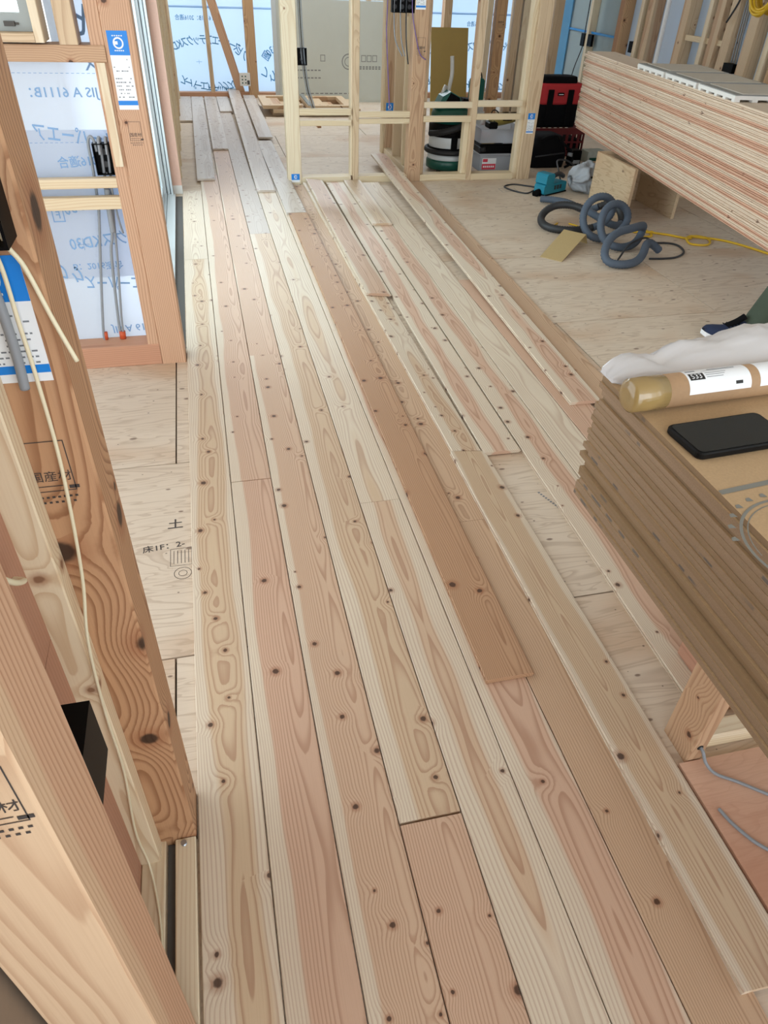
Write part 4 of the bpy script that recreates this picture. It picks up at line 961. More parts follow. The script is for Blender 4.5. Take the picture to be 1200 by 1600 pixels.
# ================================================================ FAR ROOM
for k, (x0, x1, y, lb) in enumerate(((1.04, 2.34, 10.0, 'grey gypsum board leaning by the back wall, printed side out'), (1.12, 2.30, 10.06, 'grey gypsum board behind the printed one at the back wall'))):
    g = thing('gypsum_board', lb, 'gypsum board', ((x0+x1)/2, y, SUB), 'gypsum boards at the back wall')
    MB().box(x0, x1, y, y + 0.0125, SUB, 1.03 - 0.02*k).build('board', 'gypsum', g)
    if k == 0:
        MB().box(x0-0.055, x0-0.002, y-0.01, y+0.02, SUB, 1.03).build('edge_trim', 'aluminium', g)
        q = Print((1.70, y-0.0006, 0.42), (1,0,0), (0,0,1))
        q.ring(0.20, 0.0, 0.085, 0.012); q.ring(0.20, 0.0, 0.05, 0.008)
        for a in (-0.45, -0.15, 0.36, 0.43, 0.50): q.frame(a, a+0.06, 0.0, 0.07, 0.008)
        for j in range(2):
            for i in range(7): q.rect(-0.45+i*0.045, -0.42+i*0.045, -0.10-0.08*j, -0.085-0.08*j); q.rect(0.34+i*0.04, 0.366+i*0.04, -0.06-0.02*j, -0.045-0.02*j)
        for i in range(12): q.rect(-0.4+i*0.06, -0.36+i*0.06, -0.345, -0.333)
        q.build('print', 'print_gyp', g)
tag(MB().box(0.98, 2.7, 10.02, 10.055, 1.035, 1.06).build('timber_rail', 'stud_pale'), 'pale timber rail along the top of the gypsum boards', 'rail')
def crate(x, y, z, w, l, rot, label, inner=True):
    t = thing('timber_crate', label, 'frame', (x, y, z), 'timber frames on the far floor')
    R_ = Matrix.Translation((x, y, z)) @ Matrix.Rotation(rot, 4, 'Z'); h = 0.035; b = 0.085
    for (a0, a1, b0, b1) in ((-w/2, w/2, -l/2, -l/2+b), (-w/2, w/2, l/2-b, l/2), (-w/2, -w/2+b, -l/2+b, l/2-b), (w/2-b, w/2, -l/2+b, l/2-b)):
        MB().box(a0, a1, b0, b1, 0.0, h).xf(R_).build('frame_bar', 'stud_brown', t)
    if inner: MB().box(-w/2+b, -w/2+b+0.14, -l/2+b, l/2-b, 0.0, 0.02).xf(R_).build('inner_bar', 'stud_brown', t)
    return t
for i, (x, y, z, w, l) in enumerate(((1.50, 9.36, SUB+0.075, 0.52, 0.72), (0.96, 9.40, SUB+0.075, 0.44, 0.72), (1.10, 9.38, SUB+0.038, 0.50, 0.74), (1.62, 9.38, SUB+0.038, 0.48, 0.70), (1.05, 9.40, SUB+0.001, 0.40, 0.60), (1.60, 9.40, SUB+0.001, 0.42, 0.60))):
    crate(x, y, z, w, l, 0.0, ('upper timber frame of the pile right of the pale partition post', 'upper timber frame of the pile by the grey gypsum edge', 'middle timber frame of the pile by the grey gypsum edge', 'middle timber frame of the pile right of the pale post', 'lowest timber frame of the pile by the grey gypsum edge', 'lowest timber frame of the pile right of the pale post')[i])
tag(MB().box(1.245, 1.29, 9.0, 9.75, SUB+0.1115, SUB+0.125).build('metal_strip', 'zinc'), 'thin metal strip lying across the timber frames', 'strip')
tag(lumber('timber_offcut', None, 1.25, 1.29, 8.35, 8.55, SUB, SUB+0.02, 'post_old', 'y', 0.002), 'small dark stick on the far plywood floor', 'stick')
ob = MB().box(-0.205, 0.205, -0.006, 0.006, 0.0, 0.92).xf(Matrix.Translation((2.71, 8.35, SUB)) @ Matrix.Rotation(-0.20, 4, 'X')).build('olive_panel', 'olive_board')
tag(ob, 'olive yellow panel leaning upright behind the vacuum cleaner', 'panel')

# ---- vacuum cleaner
vc = thing('vacuum_cleaner', 'green and black drum vacuum cleaner standing behind the partition', 'vacuum cleaner', (2.11, 6.44, SUB))
cx, cy = 2.11, 6.44
MB().lathe([(0.16, 0.02), (0.185, 0.03), (0.185, 0.085), (0.175, 0.10)], (cx, cy, SUB)).build('base', 'vac_green', vc)
for a in (45, 135, 225, 315):
    wx, wy = cx + 0.15*math.cos(a*D), cy + 0.15*math.sin(a*D)
    MB().tube([(wx-0.012, wy, SUB+0.024), (wx+0.012, wy, SUB+0.024)], 0.024, 14).build('caster', 'black_rubber', vc)
MB().lathe([(0.175, 0.10), (0.176, 0.102), (0.176, 0.14), (0.17, 0.142)], (cx, cy, SUB)).build('drum_band', 'vac_silver', vc)
MB().lathe([(0.168, 0.142), (0.168, 0.195)], (cx, cy, SUB)).build('drum', 'black_plastic', vc)
MB().lathe([(0.17, 0.195), (0.172, 0.198), (0.172, 0.275), (0.17, 0.278)], (cx, cy, SUB)).build('drum_band', 'vac_silver', vc)
MB().box(cx-0.03, cx+0.022, cy-0.183, cy-0.16, SUB+0.19, SUB+0.285).build('latch', 'black_plastic', vc)
MB().lathe([(0.172, 0.278), (0.178, 0.285), (0.178, 0.36), (0.165, 0.38)], (cx, cy, SUB)).build('motor_skirt', 'black_plastic', vc)
MB().lathe([(0.165, 0.38), (0.165, 0.44), (0.15, 0.475), (0.11, 0.49)], (cx, cy, SUB)).build('motor_head', 'vac_green', vc)
# wedge-shaped control top
MB().prism([(-0.115, 0.0), (0.115, 0.0), (0.085, 0.085), (0.0, 0.125), (-0.065, 0.09)], -0.07, 0.07).xf(Matrix.Translation((cx-0.04, cy-0.02, SUB+0.485))).build('control_top', 'tool_green', vc)
MB().prism([(-0.06, 0.02), (0.105, 0.0), (0.08, 0.082), (0.0, 0.118)], -0.0725, -0.0705).xf(Matrix.Translation((cx-0.04, cy-0.02, SUB+0.485))).build('control_panel', 'black_plastic', vc)
MB().prism([(0.0, 0.0), (0.13, 0.02), (0.12, 0.06), (0.02, 0.07)], -0.05, 0.05).xf(Matrix.Translation((cx+0.06, cy-0.03, SUB+0.49))).build('power_socket', 'black_plastic', vc)
coil = [(cx + 0.19*math.cos(a*D), cy + 0.19*math.sin(a*D), SUB + 0.165 + 0.0*a) for a in range(0, 360, 12)]
MB().tube(coil, 0.021, 10, closed=True).build('hose', 'black_rubber', vc)
hp = spline([(cx-0.19, cy-0.06, SUB+0.30), (cx-0.12, cy-0.17, SUB+0.325), (cx+0.0, cy-0.205, SUB+0.36), (cx+0.12, cy-0.17, SUB+0.40), (cx+0.19, cy-0.05, SUB+0.425), (cx+0.18, cy+0.08, SUB+0.40), (cx+0.08, cy+0.18, SUB+0.33)], 10)
MB().tube(hp, 0.024, 10, rfun=lambda i: 0.025 if i % 2 else 0.0225).build('hose', 'black_rubber', vc)
MB().tube(spline([(cx-0.03, cy+0.02, SUB+0.57), (cx-0.01, cy+0.06, SUB+0.63), (cx+0.01, cy+0.08, SUB+0.72), (cx+0.0, cy+0.08, SUB+0.84)], 8), 0.016, 14).build('wand', 'pipe_grey', vc)
MB().tube([(cx-0.09, cy+0.02, SUB+0.56), (cx-0.045, cy+0.05, SUB+0.635)], 0.015, 14).build('wand', 'pipe_grey', vc)

# ---- clear storage boxes and what they hold
def storage_box(x0, x1, y0, y1, z0, z1, label, lab=False):
    t = thing('storage_box', label, 'box', ((x0+x1)/2, (y0+y1)/2, z0), 'clear storage boxes'); w = 0.003
    MB().box(x0, x1, y0, y1, z0, z0+w).box(x0, x1, y0, y0+w, z0+w, z1).box(x0, x1, y1-w, y1, z0+w, z1).box(x0, x0+w, y0+w, y1-w, z0+w, z1).box(x1-w, x1, y0+w, y1-w, z0+w, z1).build('tub', 'clear_box', t)
    MB().box(x0-0.008, x1+0.008, y0-0.008, y0, z1-0.008, z1).box(x0-0.008, x1+0.008, y1, y1+0.008, z1-0.008, z1).box(x0-0.008, x0, y0, y1, z1-0.008, z1).box(x1, x1+0.008, y0, y1, z1-0.008, z1).build('rim', 'clear_box', t)
    if lab:
        l = MB().box(x0+0.02, x0+0.15, y0-0.0016, y0-0.0002, z0+0.015, z0+0.105).build('paper_slip', 'sticker_white', t)
        q = Print((x0+0.02, y0-0.002, z0+0.015), (1,0,0), (0,0,1)); q.rect(0, 0.128, 0, 0.045).rect(0.005, 0.05, 0.06, 0.085); q.build('red_field', 'label_red', l)
        q = Print((x0+0.02, y0-0.0024, z0+0.015), (1,0,0), (0,0,1))
        for k in range(6): q.rect(0.012+k*0.018, 0.024+k*0.018, 0.015, 0.030)
        q.build('slip_print', 'sticker_white', l)
    return t
storage_box(2.385, 2.795, 6.34, 6.66, SUB+0.001, SUB+0.125, 'clear plastic storage box with a red and white slip on the floor', True)
storage_box(2.375, 2.765, 6.36, 6.66, SUB+0.222, SUB+0.330, 'upper clear plastic storage box carrying the power tool')
for (x0, x1, z0, z1, m_, nm, lb, cat) in ((2.39, 2.79, 0.130, 0.205, 'black_plastic', 'tool_case', 'long black tool case on the lower clear storage box', 'case'),
                                          (2.40, 2.53, 0.206, 0.2225, 'cardboard', 'paper_pad', 'flat brown pad under the upper clear storage box', 'pad'),
                                          (2.60, 2.78, 0.206, 0.2225, 'sticker_white', 'paper_pad', 'flat white pad under the upper clear storage box', 'pad')):
    t = thing(nm, lb, cat, ((x0+x1)/2, 6.5, SUB+z0))
    if nm == 'tool_case':
        MB().bbox(x0, x1, 6.40, 6.62, SUB+z0, SUB+z1-0.02, 0.006).build('case_body', m_, t); MB().bbox(x0+0.002, x1-0.002, 6.402, 6.618, SUB+z1-0.0195, SUB+z1, 0.006).build('case_lid', m_, t)
        MB().tube([(x0-0.002, 6.395, SUB+z0+0.03), (x0+0.05, 6.388, SUB+z0+0.04)], 0.022, 12).build('case_handle', 'black_rubber', t)
    else:
        MB().bbox(x0, x1, 6.42, 6.60, SUB+z0, SUB+z1, 0.003).build('pad_body', m_, t); MB().box(x0, x0+0.01, 6.419, 6.601, SUB+z0, SUB+z1+0.0003).build('pad_binding', 'print_grey', t)
tag(rounded(2.46, 6.50, 0.045, 0.05, 0.012, 0.1, [(SUB+0.2265, 0.003), (SUB+0.235, 0), (SUB+0.27, 0), (SUB+0.28, 0.004)], None).build('small_case', 'orange_plastic'), 'small orange plastic case inside the upper storage box', 'case')
tag(rounded(2.72, 6.50, 0.03, 0.04, 0.01, 0.0, [(SUB+0.2265, 0.003), (SUB+0.235, 0), (SUB+0.27, 0), (SUB+0.28, 0.004)], None).build('small_case', 'red_plastic'), 'small red plastic case inside the upper storage box', 'case')
dr = thing('power_drill', 'olive and black power tool lying on the upper clear storage box', 'power tool', (2.58, 6.45, SUB+0.331))
z = SUB + 0.331
MB().tube(spline([(2.47, 6.44, z+0.045), (2.55, 6.44, z+0.052), (2.64, 6.45, z+0.058), (2.70, 6.45, z+0.058)], 6), 0.042, 14, rfun=lambda i: [0.03,0.036,0.04,0.042,0.043,0.043,0.043,0.042,0.041,0.04,0.038,0.036,0.034,0.032,0.03,0.028,0.026,0.024,0.022][i]).build('motor_housing', 'tool_olive', dr)
MB().tube([(2.70, 6.45, z+0.058), (2.735, 6.452, z+0.058)], 0.018, 12).build('chuck', 'black_plastic', dr)
MB().bbox(2.44, 2.52, 6.36, 6.46, z, z+0.05, 0.008).build('battery', 'black_plastic', dr)
MB().tube([(2.49, 6.41, z+0.04), (2.53, 6.44, z+0.05)], 0.022, 10).build('grip', 'black_rubber', dr)
MB().box(2.56, 2.66, 6.402, 6.43, z+0.055, z+0.085).build('top_panel', 'black_plastic', dr)
cn = thing('glue_can', 'white can lying beside the olive power tool', 'can', (2.42, 6.5, SUB+0.331))
MB().tube([(2.395, 6.52, z+0.035), (2.455, 6.55, z+0.035)], 0.034, 16).build('can_body', 'sticker_white', cn); MB().tube([(2.455, 6.55, z+0.035), (2.462, 6.5535, z+0.035)], 0.026, 14).build('can_lid', 'zinc', cn)
# white machine on the floor behind
at = thing('air_tool', 'dark green tool with a black carrying loop standing behind the olive panel', 'power tool', (2.95, 8.1, SUB))
MB().bbox(2.84, 3.00, 8.05, 8.2, SUB+0.20, SUB+0.29, 0.01).build('tool_foot', 'vac_silver', at); MB().bbox(2.86, 2.99, 8.06, 8.18, SUB+0.29, SUB+0.50, 0.02).build('tool_body', 'tool_green', at)
MB().tube(spline([(2.875, 8.12, SUB+0.49), (2.89, 8.12, SUB+0.54), (2.925, 8.12, SUB+0.56), (2.96, 8.12, SUB+0.54), (2.975, 8.12, SUB+0.49)], 6), 0.008, 8).build('carry_loop', 'black_rubber', at)
MB().box(2.83, 3.01, 8.03, 8.22, SUB, SUB+0.20).build('tool_stand', 'vac_silver', at)
tag(MB().bbox(3.05, 3.55, 8.30, 8.70, SUB, SUB+0.03, 0.004).build('foam_board', 'tile_white'), 'white foam board lying on the floor of the rear room', 'board')
cable('strap', [(3.40, 8.85, 0.0), (3.42, 8.86, 0.06), (3.46, 8.86, 0.07), (3.50, 8.86, 0.04), (3.49, 8.86, 0.0)], 0.006, 'black_rubber', 'black strap loop at the foot of the knotty rear post', 'strap')

# ================================================================ TOOL BAGS BY THE PARTITION
rc = thing('plastic_crate', 'dark red slotted plastic crate under the red and black tool bag', 'crate', (3.34, 7.0, SUB))
x0, x1, y0, y1, h = 3.08, 3.62, 6.86, 7.22, 0.245; mb = MB()
mb.box(x0, x1, y0, y1, SUB, SUB+0.01)
for (a0, a1, b0, b1) in ((x0, x1, y0, y0+0.012), (x0, x1, y1-0.012, y1), (x0, x0+0.012, y0+0.012, y1-0.012), (x1-0.012, x1, y0+0.012, y1-0.012)):
    mb.box(a0, a1, b0, b1, SUB+0.01, SUB+0.05); mb.box(a0, a1, b0, b1, SUB+0.19, SUB+h)
    n = 9 if a1-a0 > 0.1 else 6
    for k in range(n+1):
        if a1-a0 > 0.1: c = a0 + (a1-a0)*k/n; mb.box(max(a0, c-0.012), min(a1, c+0.012), b0+0.001, b1-0.001, SUB+0.05, SUB+0.19)
        else: c = b0 + (b1-b0)*k/n; mb.box(a0+0.001, a1-0.001, max(b0, c-0.012), min(b1, c+0.012), SUB+0.05, SUB+0.19)
    mb.box(a0, a1, b0, b1, SUB+0.115, SUB+0.13)
mb.build('crate_body', 'red_plastic', rc)
MB().box(3.10, 3.60, 6.88, 7.20, SUB+0.011, SUB+0.14).build('crate_contents', 'black_fabric', rc)
tb = thing('tool_bag', 'red and black canvas tool bag with black straps on the plastic crate', 'bag', (3.32, 7.03, SUB+0.245))
zb = SUB + 0.246
def soft(x0, x1, y0, y1, z0, z1, taper, bulge, n=8):
    """soft-sided bag body: rounded rectangle rings"""
    vs = []; N = 32
    for i in range(n+1):
        t = i/n; sx = (x1-x0)/2*(1 + taper*t + bulge*math.sin(PI*t)); sy = (y1-y0)/2*(1 + bulge*math.sin(PI*t))
        for k in range(N):
            a = 2*PI*k/N; c, s = math.cos(a), math.sin(a); p = 0.35
            x = (x0+x1)/2 + sx*math.copysign(abs(c)**p, c); y = (y0+y1)/2 + sy*math.copysign(abs(s)**p, s)
            w_ = 0.006*mnoise.noise((x*12, y*12, t*6)); vs.append((x + w_, y + w_, z0 + (z1-z0)*t))
    fs = [(i*N+k, i*N+(k+1) % N, (i+1)*N+(k+1) % N, (i+1)*N+k) for i in range(n) for k in range(N)] + [tuple(range(N-1,-1,-1)), tuple(n*N+k for k in range(N))]
    return MB().add(vs, fs, True)
soft(3.13, 3.53, 6.90, 7.16, zb, zb+0.19, 0.01, 0.01).build('lower_body', 'black_fabric', tb)
soft(3.128, 3.532, 6.898, 7.162, zb+0.188, zb+0.355, 0.04, 0.01).build('upper_body', 'red_fabric', tb)
soft(3.14, 3.50, 6.93, 7.13, zb+0.35, zb+0.405, -0.06, 0.02).build('rolled_top', 'black_fabric', tb)
for xa in (3.19, 3.39):
    MB().bbox(xa, xa+0.055, 6.884, 6.892, zb+0.02, zb+0.31, 0.002).build('strap', 'black_fabric', tb)
MB().box(3.285, 3.345, 6.880, 6.888, zb+0.262, zb+0.286).build('brand_patch', 'black_plastic', tb)
MB().box(3.292, 3.338, 6.879, 6.8799, zb+0.270, zb+0.276).build('patch_print', 'sticker_white', tb)
bp = thing('backpack', 'bulging black backpack leaning on the crate beside the partition post', 'bag', (3.08, 6.55, SUB))
soft(2.90, 3.24, 6.42, 6.72, SUB, SUB+0.25, -0.25, 0.14, 10).build('pack_body', 'black_fabric', bp)
MB().tube(spline([(2.97, 6.44, SUB+0.22), (3.02, 6.38, SUB+0.26), (3.10, 6.38, SUB+0.265), (3.16, 6.44, SUB+0.22)], 6), 0.012, 8).build('grab_handle', 'black_fabric', bp)
MB().tube(spline([(3.18, 6.42, SUB+0.21), (3.27, 6.36, SUB+0.13), (3.27, 6.36, SUB+0.05), (3.22, 6.38, SUB+0.01)], 6), 0.011, 8).build('shoulder_strap', 'black_fabric', bp)
MB().tube([(3.24, 6.38, SUB+0.12), (3.26, 6.345, SUB+0.12)], 0.016, 12).build('buckle', 'cable_grey', bp)
MB().tube([(2.93, 6.395, SUB+0.10), (3.20, 6.385, SUB+0.13)], 0.006, 6).build('zip', 'cable_dark', bp)
pc = thing('power_adapter', 'black power adapter block beside the backpack', 'adapter', (3.37, 6.52, SUB))
MB().bbox(3.32, 3.42, 6.47, 6.57, SUB, SUB+0.13, 0.008).build('adapter_body', 'black_plastic', pc); MB().box(3.33, 3.41, 6.464, 6.4695, SUB+0.02, SUB+0.05).build('adapter_plate', 'cable_grey', pc)
bx = thing('paper_box', 'small green and white printed box under the plank stack end', 'box', (3.62, 6.62, SUB))
MB().bbox(3.53, 3.72, 6.55, 6.70, SUB, SUB+0.10, 0.003).build('carton', 'box_green_white', bx); MB().box(3.55, 3.70, 6.5485, 6.5498, SUB+0.02, SUB+0.05).build('carton_print', 'vac_green', bx)
tag(lumber('timber_strip', None, 3.55, 4.0, 6.40, 6.44, SUB, SUB+0.02, 'post_wood', 'x', 0.002), 'orange brown timber strip on the floor behind the plywood support', 'strip')
tag(lumber('timber_strip', None, 3.50, 4.0, 6.45, 6.49, SUB, SUB+0.035, 'cedar_dark', 'x', 0.002), 'dark timber strip on the floor beside the printed box', 'strip')

# ================================================================ POWER PLANER, HOSE, CORDS
pl = thing('power_planer', 'teal electric planer lying on the plywood floor at the hose end', 'power tool', (2.80, 5.65, SUB))
R_ = Matrix.Translation((2.74, 5.60, SUB + 0.0465)) @ Matrix.Rotation(0.50, 4, 'Z')
MB().bbox(-0.15, 0.14, -0.05, 0.05, -0.035, 0.035, 0.01).xf(R_).build('planer_body', 'tool_teal', pl)
MB().bbox(-0.05, 0.05, -0.055, 0.055, 0.03, 0.115, 0.015).xf(R_ @ Matrix.Translation((-0.09, 0, 0))).build('motor_block', 'tool_teal', pl)
MB().box(-0.16, 0.15, -0.052, 0.052, -0.046, -0.0355).xf(R_).build('sole_plate', 'black_plastic', pl)
MB().tube([R_ @ Vector(p) for p in spline([(0.0, 0, 0.035), (0.02, 0, 0.075), (0.09, 0, 0.085), (0.15, 0, 0.06)], 6)], 0.018, 10).build('handle', 'cable_dark', pl)
for k in range(3): MB().box(-0.02 + k*0.035, 0.0 + k*0.035, -0.054, -0.0505, -0.01, 0.02).xf(R_).build('vent', 'cable_dark', pl)
MB().tube([R_ @ Vector((-0.08, 0, -0.01)), R_ @ Vector((-0.20, 0.0, -0.03))], 0.026, 12).build('dust_port', 'black_plastic', pl)
cable('extension_lead', [(2.638, 5.603, 0.03), (2.60, 5.615, 0.0), (2.52, 5.58, -0.009), (2.44, 5.68, -0.009), (2.42, 5.80, -0.009), (2.52, 5.86, -0.009), (2.62, 5.80, -0.009), (2.70, 5.74, -0.009)], 0.006, 'cable_dark', 'dark cord looping left of the teal planer', 'cord')
cable('extension_lead', [(2.862, 5.668, 0.035), (2.878, 5.79, 0.11), (2.93, 5.94, 0.15), (3.06, 6.0, 0.13), (3.18, 5.98, 0.05), (3.24, 5.95, -0.008)], 0.007, 'cable_dark', 'dark cord arching right of the teal planer', 'cord')
# grey dust bag
vs = []; nu, nv = 36, 48
for i in range(nu+1):
    t = i/nu; rr = 0.17*math.sin(PI*(0.06 + 0.88*t))**0.7
    for k in range(nv):
        a = 2*PI*k/nv; n_ = 1 + 0.40*mnoise.noise((math.cos(a)*2.2, math.sin(a)*2.2, t*5)) + 0.14*mnoise.noise((math.cos(a)*7, math.sin(a)*7, t*14))
        vs.append((2.93 + (t-0.5)*0.36 + 0.0, 5.62 + rr*n_*math.cos(a)*0.9 + 0.1*(t-0.5), SUB + 0.085 + rr*n_*math.sin(a)*0.6))
mb = MB().add(vs, [(i*nv+k, i*nv+(k+1) % nv, (i+1)*nv+(k+1) % nv, (i+1)*nv+k) for i in range(nu) for k in range(nv)] + [tuple(range(nv)), tuple(nu*nv+k for k in range(nv-1,-1,-1))], True)
mb.v = [(3.07 + (x-2.93)*0.95, y + 0.03, max(z_*1.1, SUB)) for x, y, z_ in mb.v]
db = thing('dust_bag', 'crumpled light grey cloth dust bag behind the hose', 'bag', (3.05, 5.64, SUB))
mb.build('bag_cloth', 'bag_grey', db)
MB().tube([(3.0, 5.50, 0.11), (3.08, 5.49, 0.115)], 0.014, 10).build('bag_clip', 'black_plastic', db)
# dust hose: ribbed, knotted in loops
def ring_pts(c, r, nrm, a0, a1, n, sq=1.0):
    nrm = Vector(nrm).normalized(); u = nrm.cross(Vector((0,0,1)))
    u = u.normalized() if u.length > 1e-3 else Vector((1,0,0)); v = nrm.cross(u)
    return [Vector(c) + u*r*math.cos((a0+(a1-a0)*k/n)*D) + v*r*sq*math.sin((a0+(a1-a0)*k/n)*D) for k in range(n+1)]
hs = thing('dust_hose', 'grey ribbed dust hose tangled in loops on the plywood floor', 'hose', (2.52, 4.4, SUB))
import numpy as np
def resample(P, step):
    P = np.array(P, float); d = np.r_[0, np.cumsum(np.linalg.norm(np.diff(P, axis=0), axis=1))]
    t = np.linspace(0, d[-1], max(2, int(round(d[-1]/step)) + 1))
    return np.stack([np.interp(t, d, P[:, k]) for k in range(3)], 1)
def settle(pts, r, step, obstacles=(), it=300, gap=1.03, smooth=60):
    """centre line of a lying hose or cord, pulled clear of itself, of other tubes and of the floor"""
    Q = resample([tuple(p) for p in spline(pts, 10)], step); n = len(Q)
    i, j = np.triu_indices(n, int(np.ceil(np.pi*r/step)) + 1); rows = np.arange(n)
    for k in range(it):
        Dv = Q[j] - Q[i]; L = np.linalg.norm(Dv, axis=1) + 1e-9; m = L < 2*r*gap
        if m.any():
            mv = (Dv[m]/L[m][:, None])*((2*r*gap - L[m])*0.25)[:, None]
            np.add.at(Q, i[m], -mv); np.add.at(Q, j[m], mv)
        for O, ro in obstacles:
            dd = Q[:, None] - O[None]; l = np.linalg.norm(dd, axis=2) + 1e-9; q0 = l.argmin(1); lm = l[rows, q0]; q = lm < (r+ro)*gap
            Q[q] += dd[rows, q0][q]/lm[q][:, None]*(((r+ro)*gap - lm[q])*0.5)[:, None]
        if k < smooth: Q[1:-1] += 0.12*((Q[2:] + Q[:-2])/2 - Q[1:-1])
        Q[:, 2] = np.maximum(Q[:, 2], SUB + r)
    return Q
HOSE = [(2.535,5.32,.015),(2.60,5.27,.02),(2.67,5.16,.03),(2.70,5.0,.03),(2.71,4.88,.04),(2.77,4.81,.09),(2.84,4.80,.12),(2.89,4.73,.08),(2.87,4.64,.02),(2.79,4.58,.015),(2.70,4.62,.05),(2.62,4.70,.09),(2.52,4.80,.11),(2.40,4.84,.09),(2.30,4.78,.04),(2.28,4.66,.013),(2.36,4.56,.013),(2.48,4.54,.013),(2.60,4.53,.03),
(2.69,4.52,.09),(2.70,4.51,.18),(2.61,4.50,.245),(2.50,4.49,.22),(2.44,4.44,.12),(2.47,4.36,.03),(2.57,4.33,.013),(2.69,4.35,.05),(2.75,4.37,.14),(2.68,4.39,.22),(2.57,4.36,.22),(2.50,4.30,.15),(2.49,4.22,.06),(2.56,4.16,.013),(2.68,4.17,.013),(2.78,4.24,.04),(2.80,4.26,.10),(2.74,4.18,.14),(2.62,4.10,.15),(2.48,4.05,.14),(2.38,3.97,.09),(2.355,3.90,.02),(2.43,3.85,.013),(2.55,3.87,.013),(2.64,3.94,.04),(2.70,4.03,.08),(2.77,4.07,.06),(2.83,4.06,.013)]
HR = 0.026
hline = settle(HOSE, HR, 0.016)
def strand(i0, i1, mat, r):
    p = resample(hline[i0:i1+1], 0.009)
    return MB().tube([tuple(v) for v in p], r, 12, rfun=lambda i: r if i % 2 else r*0.86).build('hose_strand', mat, hs)
strand(0, 37, 'hose_grey', HR); strand(37, 57, 'cable_dark', HR*1.03); strand(57, 77, 'hose_grey', HR)
strand(77, 132, 'cable_dark', HR*1.03); strand(132, len(hline) - 1, 'hose_grey', HR)
hfine = resample(hline, 0.004)
def lead(name, pts, r, mat, label, obs):
    Q = settle(pts, r, 0.008, obs, smooth=10)
    return Q, tag(MB().tube([tuple(v) for v in Q], r, 8).build(name, mat), label, 'cord')
cline, _ = lead('extension_lead', [(2.47, 3.95, -0.0085), (2.53, 4.02, 0.0), (2.60, 4.06, 0.06), (2.74, 4.12, 0.08), (2.86, 4.20, 0.02), (2.97, 4.27, -0.0085), (3.06, 4.22, -0.0085), (3.03, 4.08, -0.0085), (2.92, 3.99, -0.0085), (2.82, 3.975, -0.0085), (2.72, 3.985, -0.0085)], 0.0065, 'cable_dark', 'black cord looping out of the hose tangle', [(hfine, HR)])
lead('extension_lead', [(2.44, 4.78, -0.009), (2.39, 4.72, -0.009), (2.40, 4.64, -0.009), (2.50, 4.62, -0.009), (2.56, 4.68, -0.009), (2.52, 4.76, -0.009)], 0.006, 'yellow_cord', 'pale yellow cord inside the left hose loop', [(hfine, HR)])
lead('yellow_lead', [(2.90, 4.40, -0.008), (2.99, 4.42, -0.008), (3.01, 4.54, -0.008), (2.95, 4.60, -0.008), (2.90, 4.52, -0.008), (2.96, 4.47, 0.004), (3.10, 4.44, -0.008), (3.22, 4.33, -0.008), (3.30, 4.38, -0.008), (3.36, 4.30, -0.008), (3.28, 4.19, -0.008), (3.17, 4.22, -0.008), (3.20, 4.32, 0.006), (3.34, 4.33, -0.008), (3.48, 4.22, -0.008), (3.60, 3.95, -0.008), (3.72, 3.6, -0.008)], 0.0075, 'yellow_cord', 'yellow extension cord looping on the floor under the plank stack', [(hfine, HR), (cline, 0.0065)])
# folded cardboard piece
cb = thing('cardboard_piece', 'folded piece of brown cardboard standing tent-like beside the hose', 'cardboard', (2.22, 4.25, SUB))
a, b, c, d_, e, f = Vector((2.03, 4.13, SUB)), Vector((2.13, 4.02, SUB)), Vector((2.315, 4.425, 0.055)), Vector((2.42, 4.305, 0.055)), Vector((2.375, 4.47, SUB)), Vector((2.46, 4.34, SUB))
for nm, (p0, p1, p2, p3) in (('front_flap', (a, b, d_, c)), ('back_flap', (c, d_, f, e))):
    nn = (p1-p0).cross(p2-p0).normalized()*0.003
    MB().add([p0,p1,p2,p3,p0+nn,p1+nn,p2+nn,p3+nn], [(3,2,1,0),(4,5,6,7),(0,1,5,4),(1,2,6,5),(2,3,7,6),(3,0,4,7)]).build(nm, 'cardboard', cb)
# yellow hose coil hanging on the right wall
hc = thing('hose_coil', 'coil of yellow hose hanging on the right wall above the plank stack', 'hose', (4.45, 5.95, 1.2))
for k in range(9):
    rr = random.uniform(0.13, 0.17); cc = (4.47 + random.uniform(-0.05, 0.05), 5.93 + random.uniform(-0.03, 0.03), 1.34 + random.uniform(-0.02, 0.02))
    MB().tube(ring_pts(cc, rr, (1, random.uniform(-0.25, 0.25), random.uniform(-0.25, 0.25)), 0, 352, 30), 0.0105, 8, closed=False).build('hose_loop', 'yellow_cord', hc)
tag(MB().tube([(4.605, 5.93, 1.475), (4.40, 5.93, 1.49)], 0.008, 8).build('hook', 'zinc'), 'metal hook holding the yellow hose coil', 'hook')

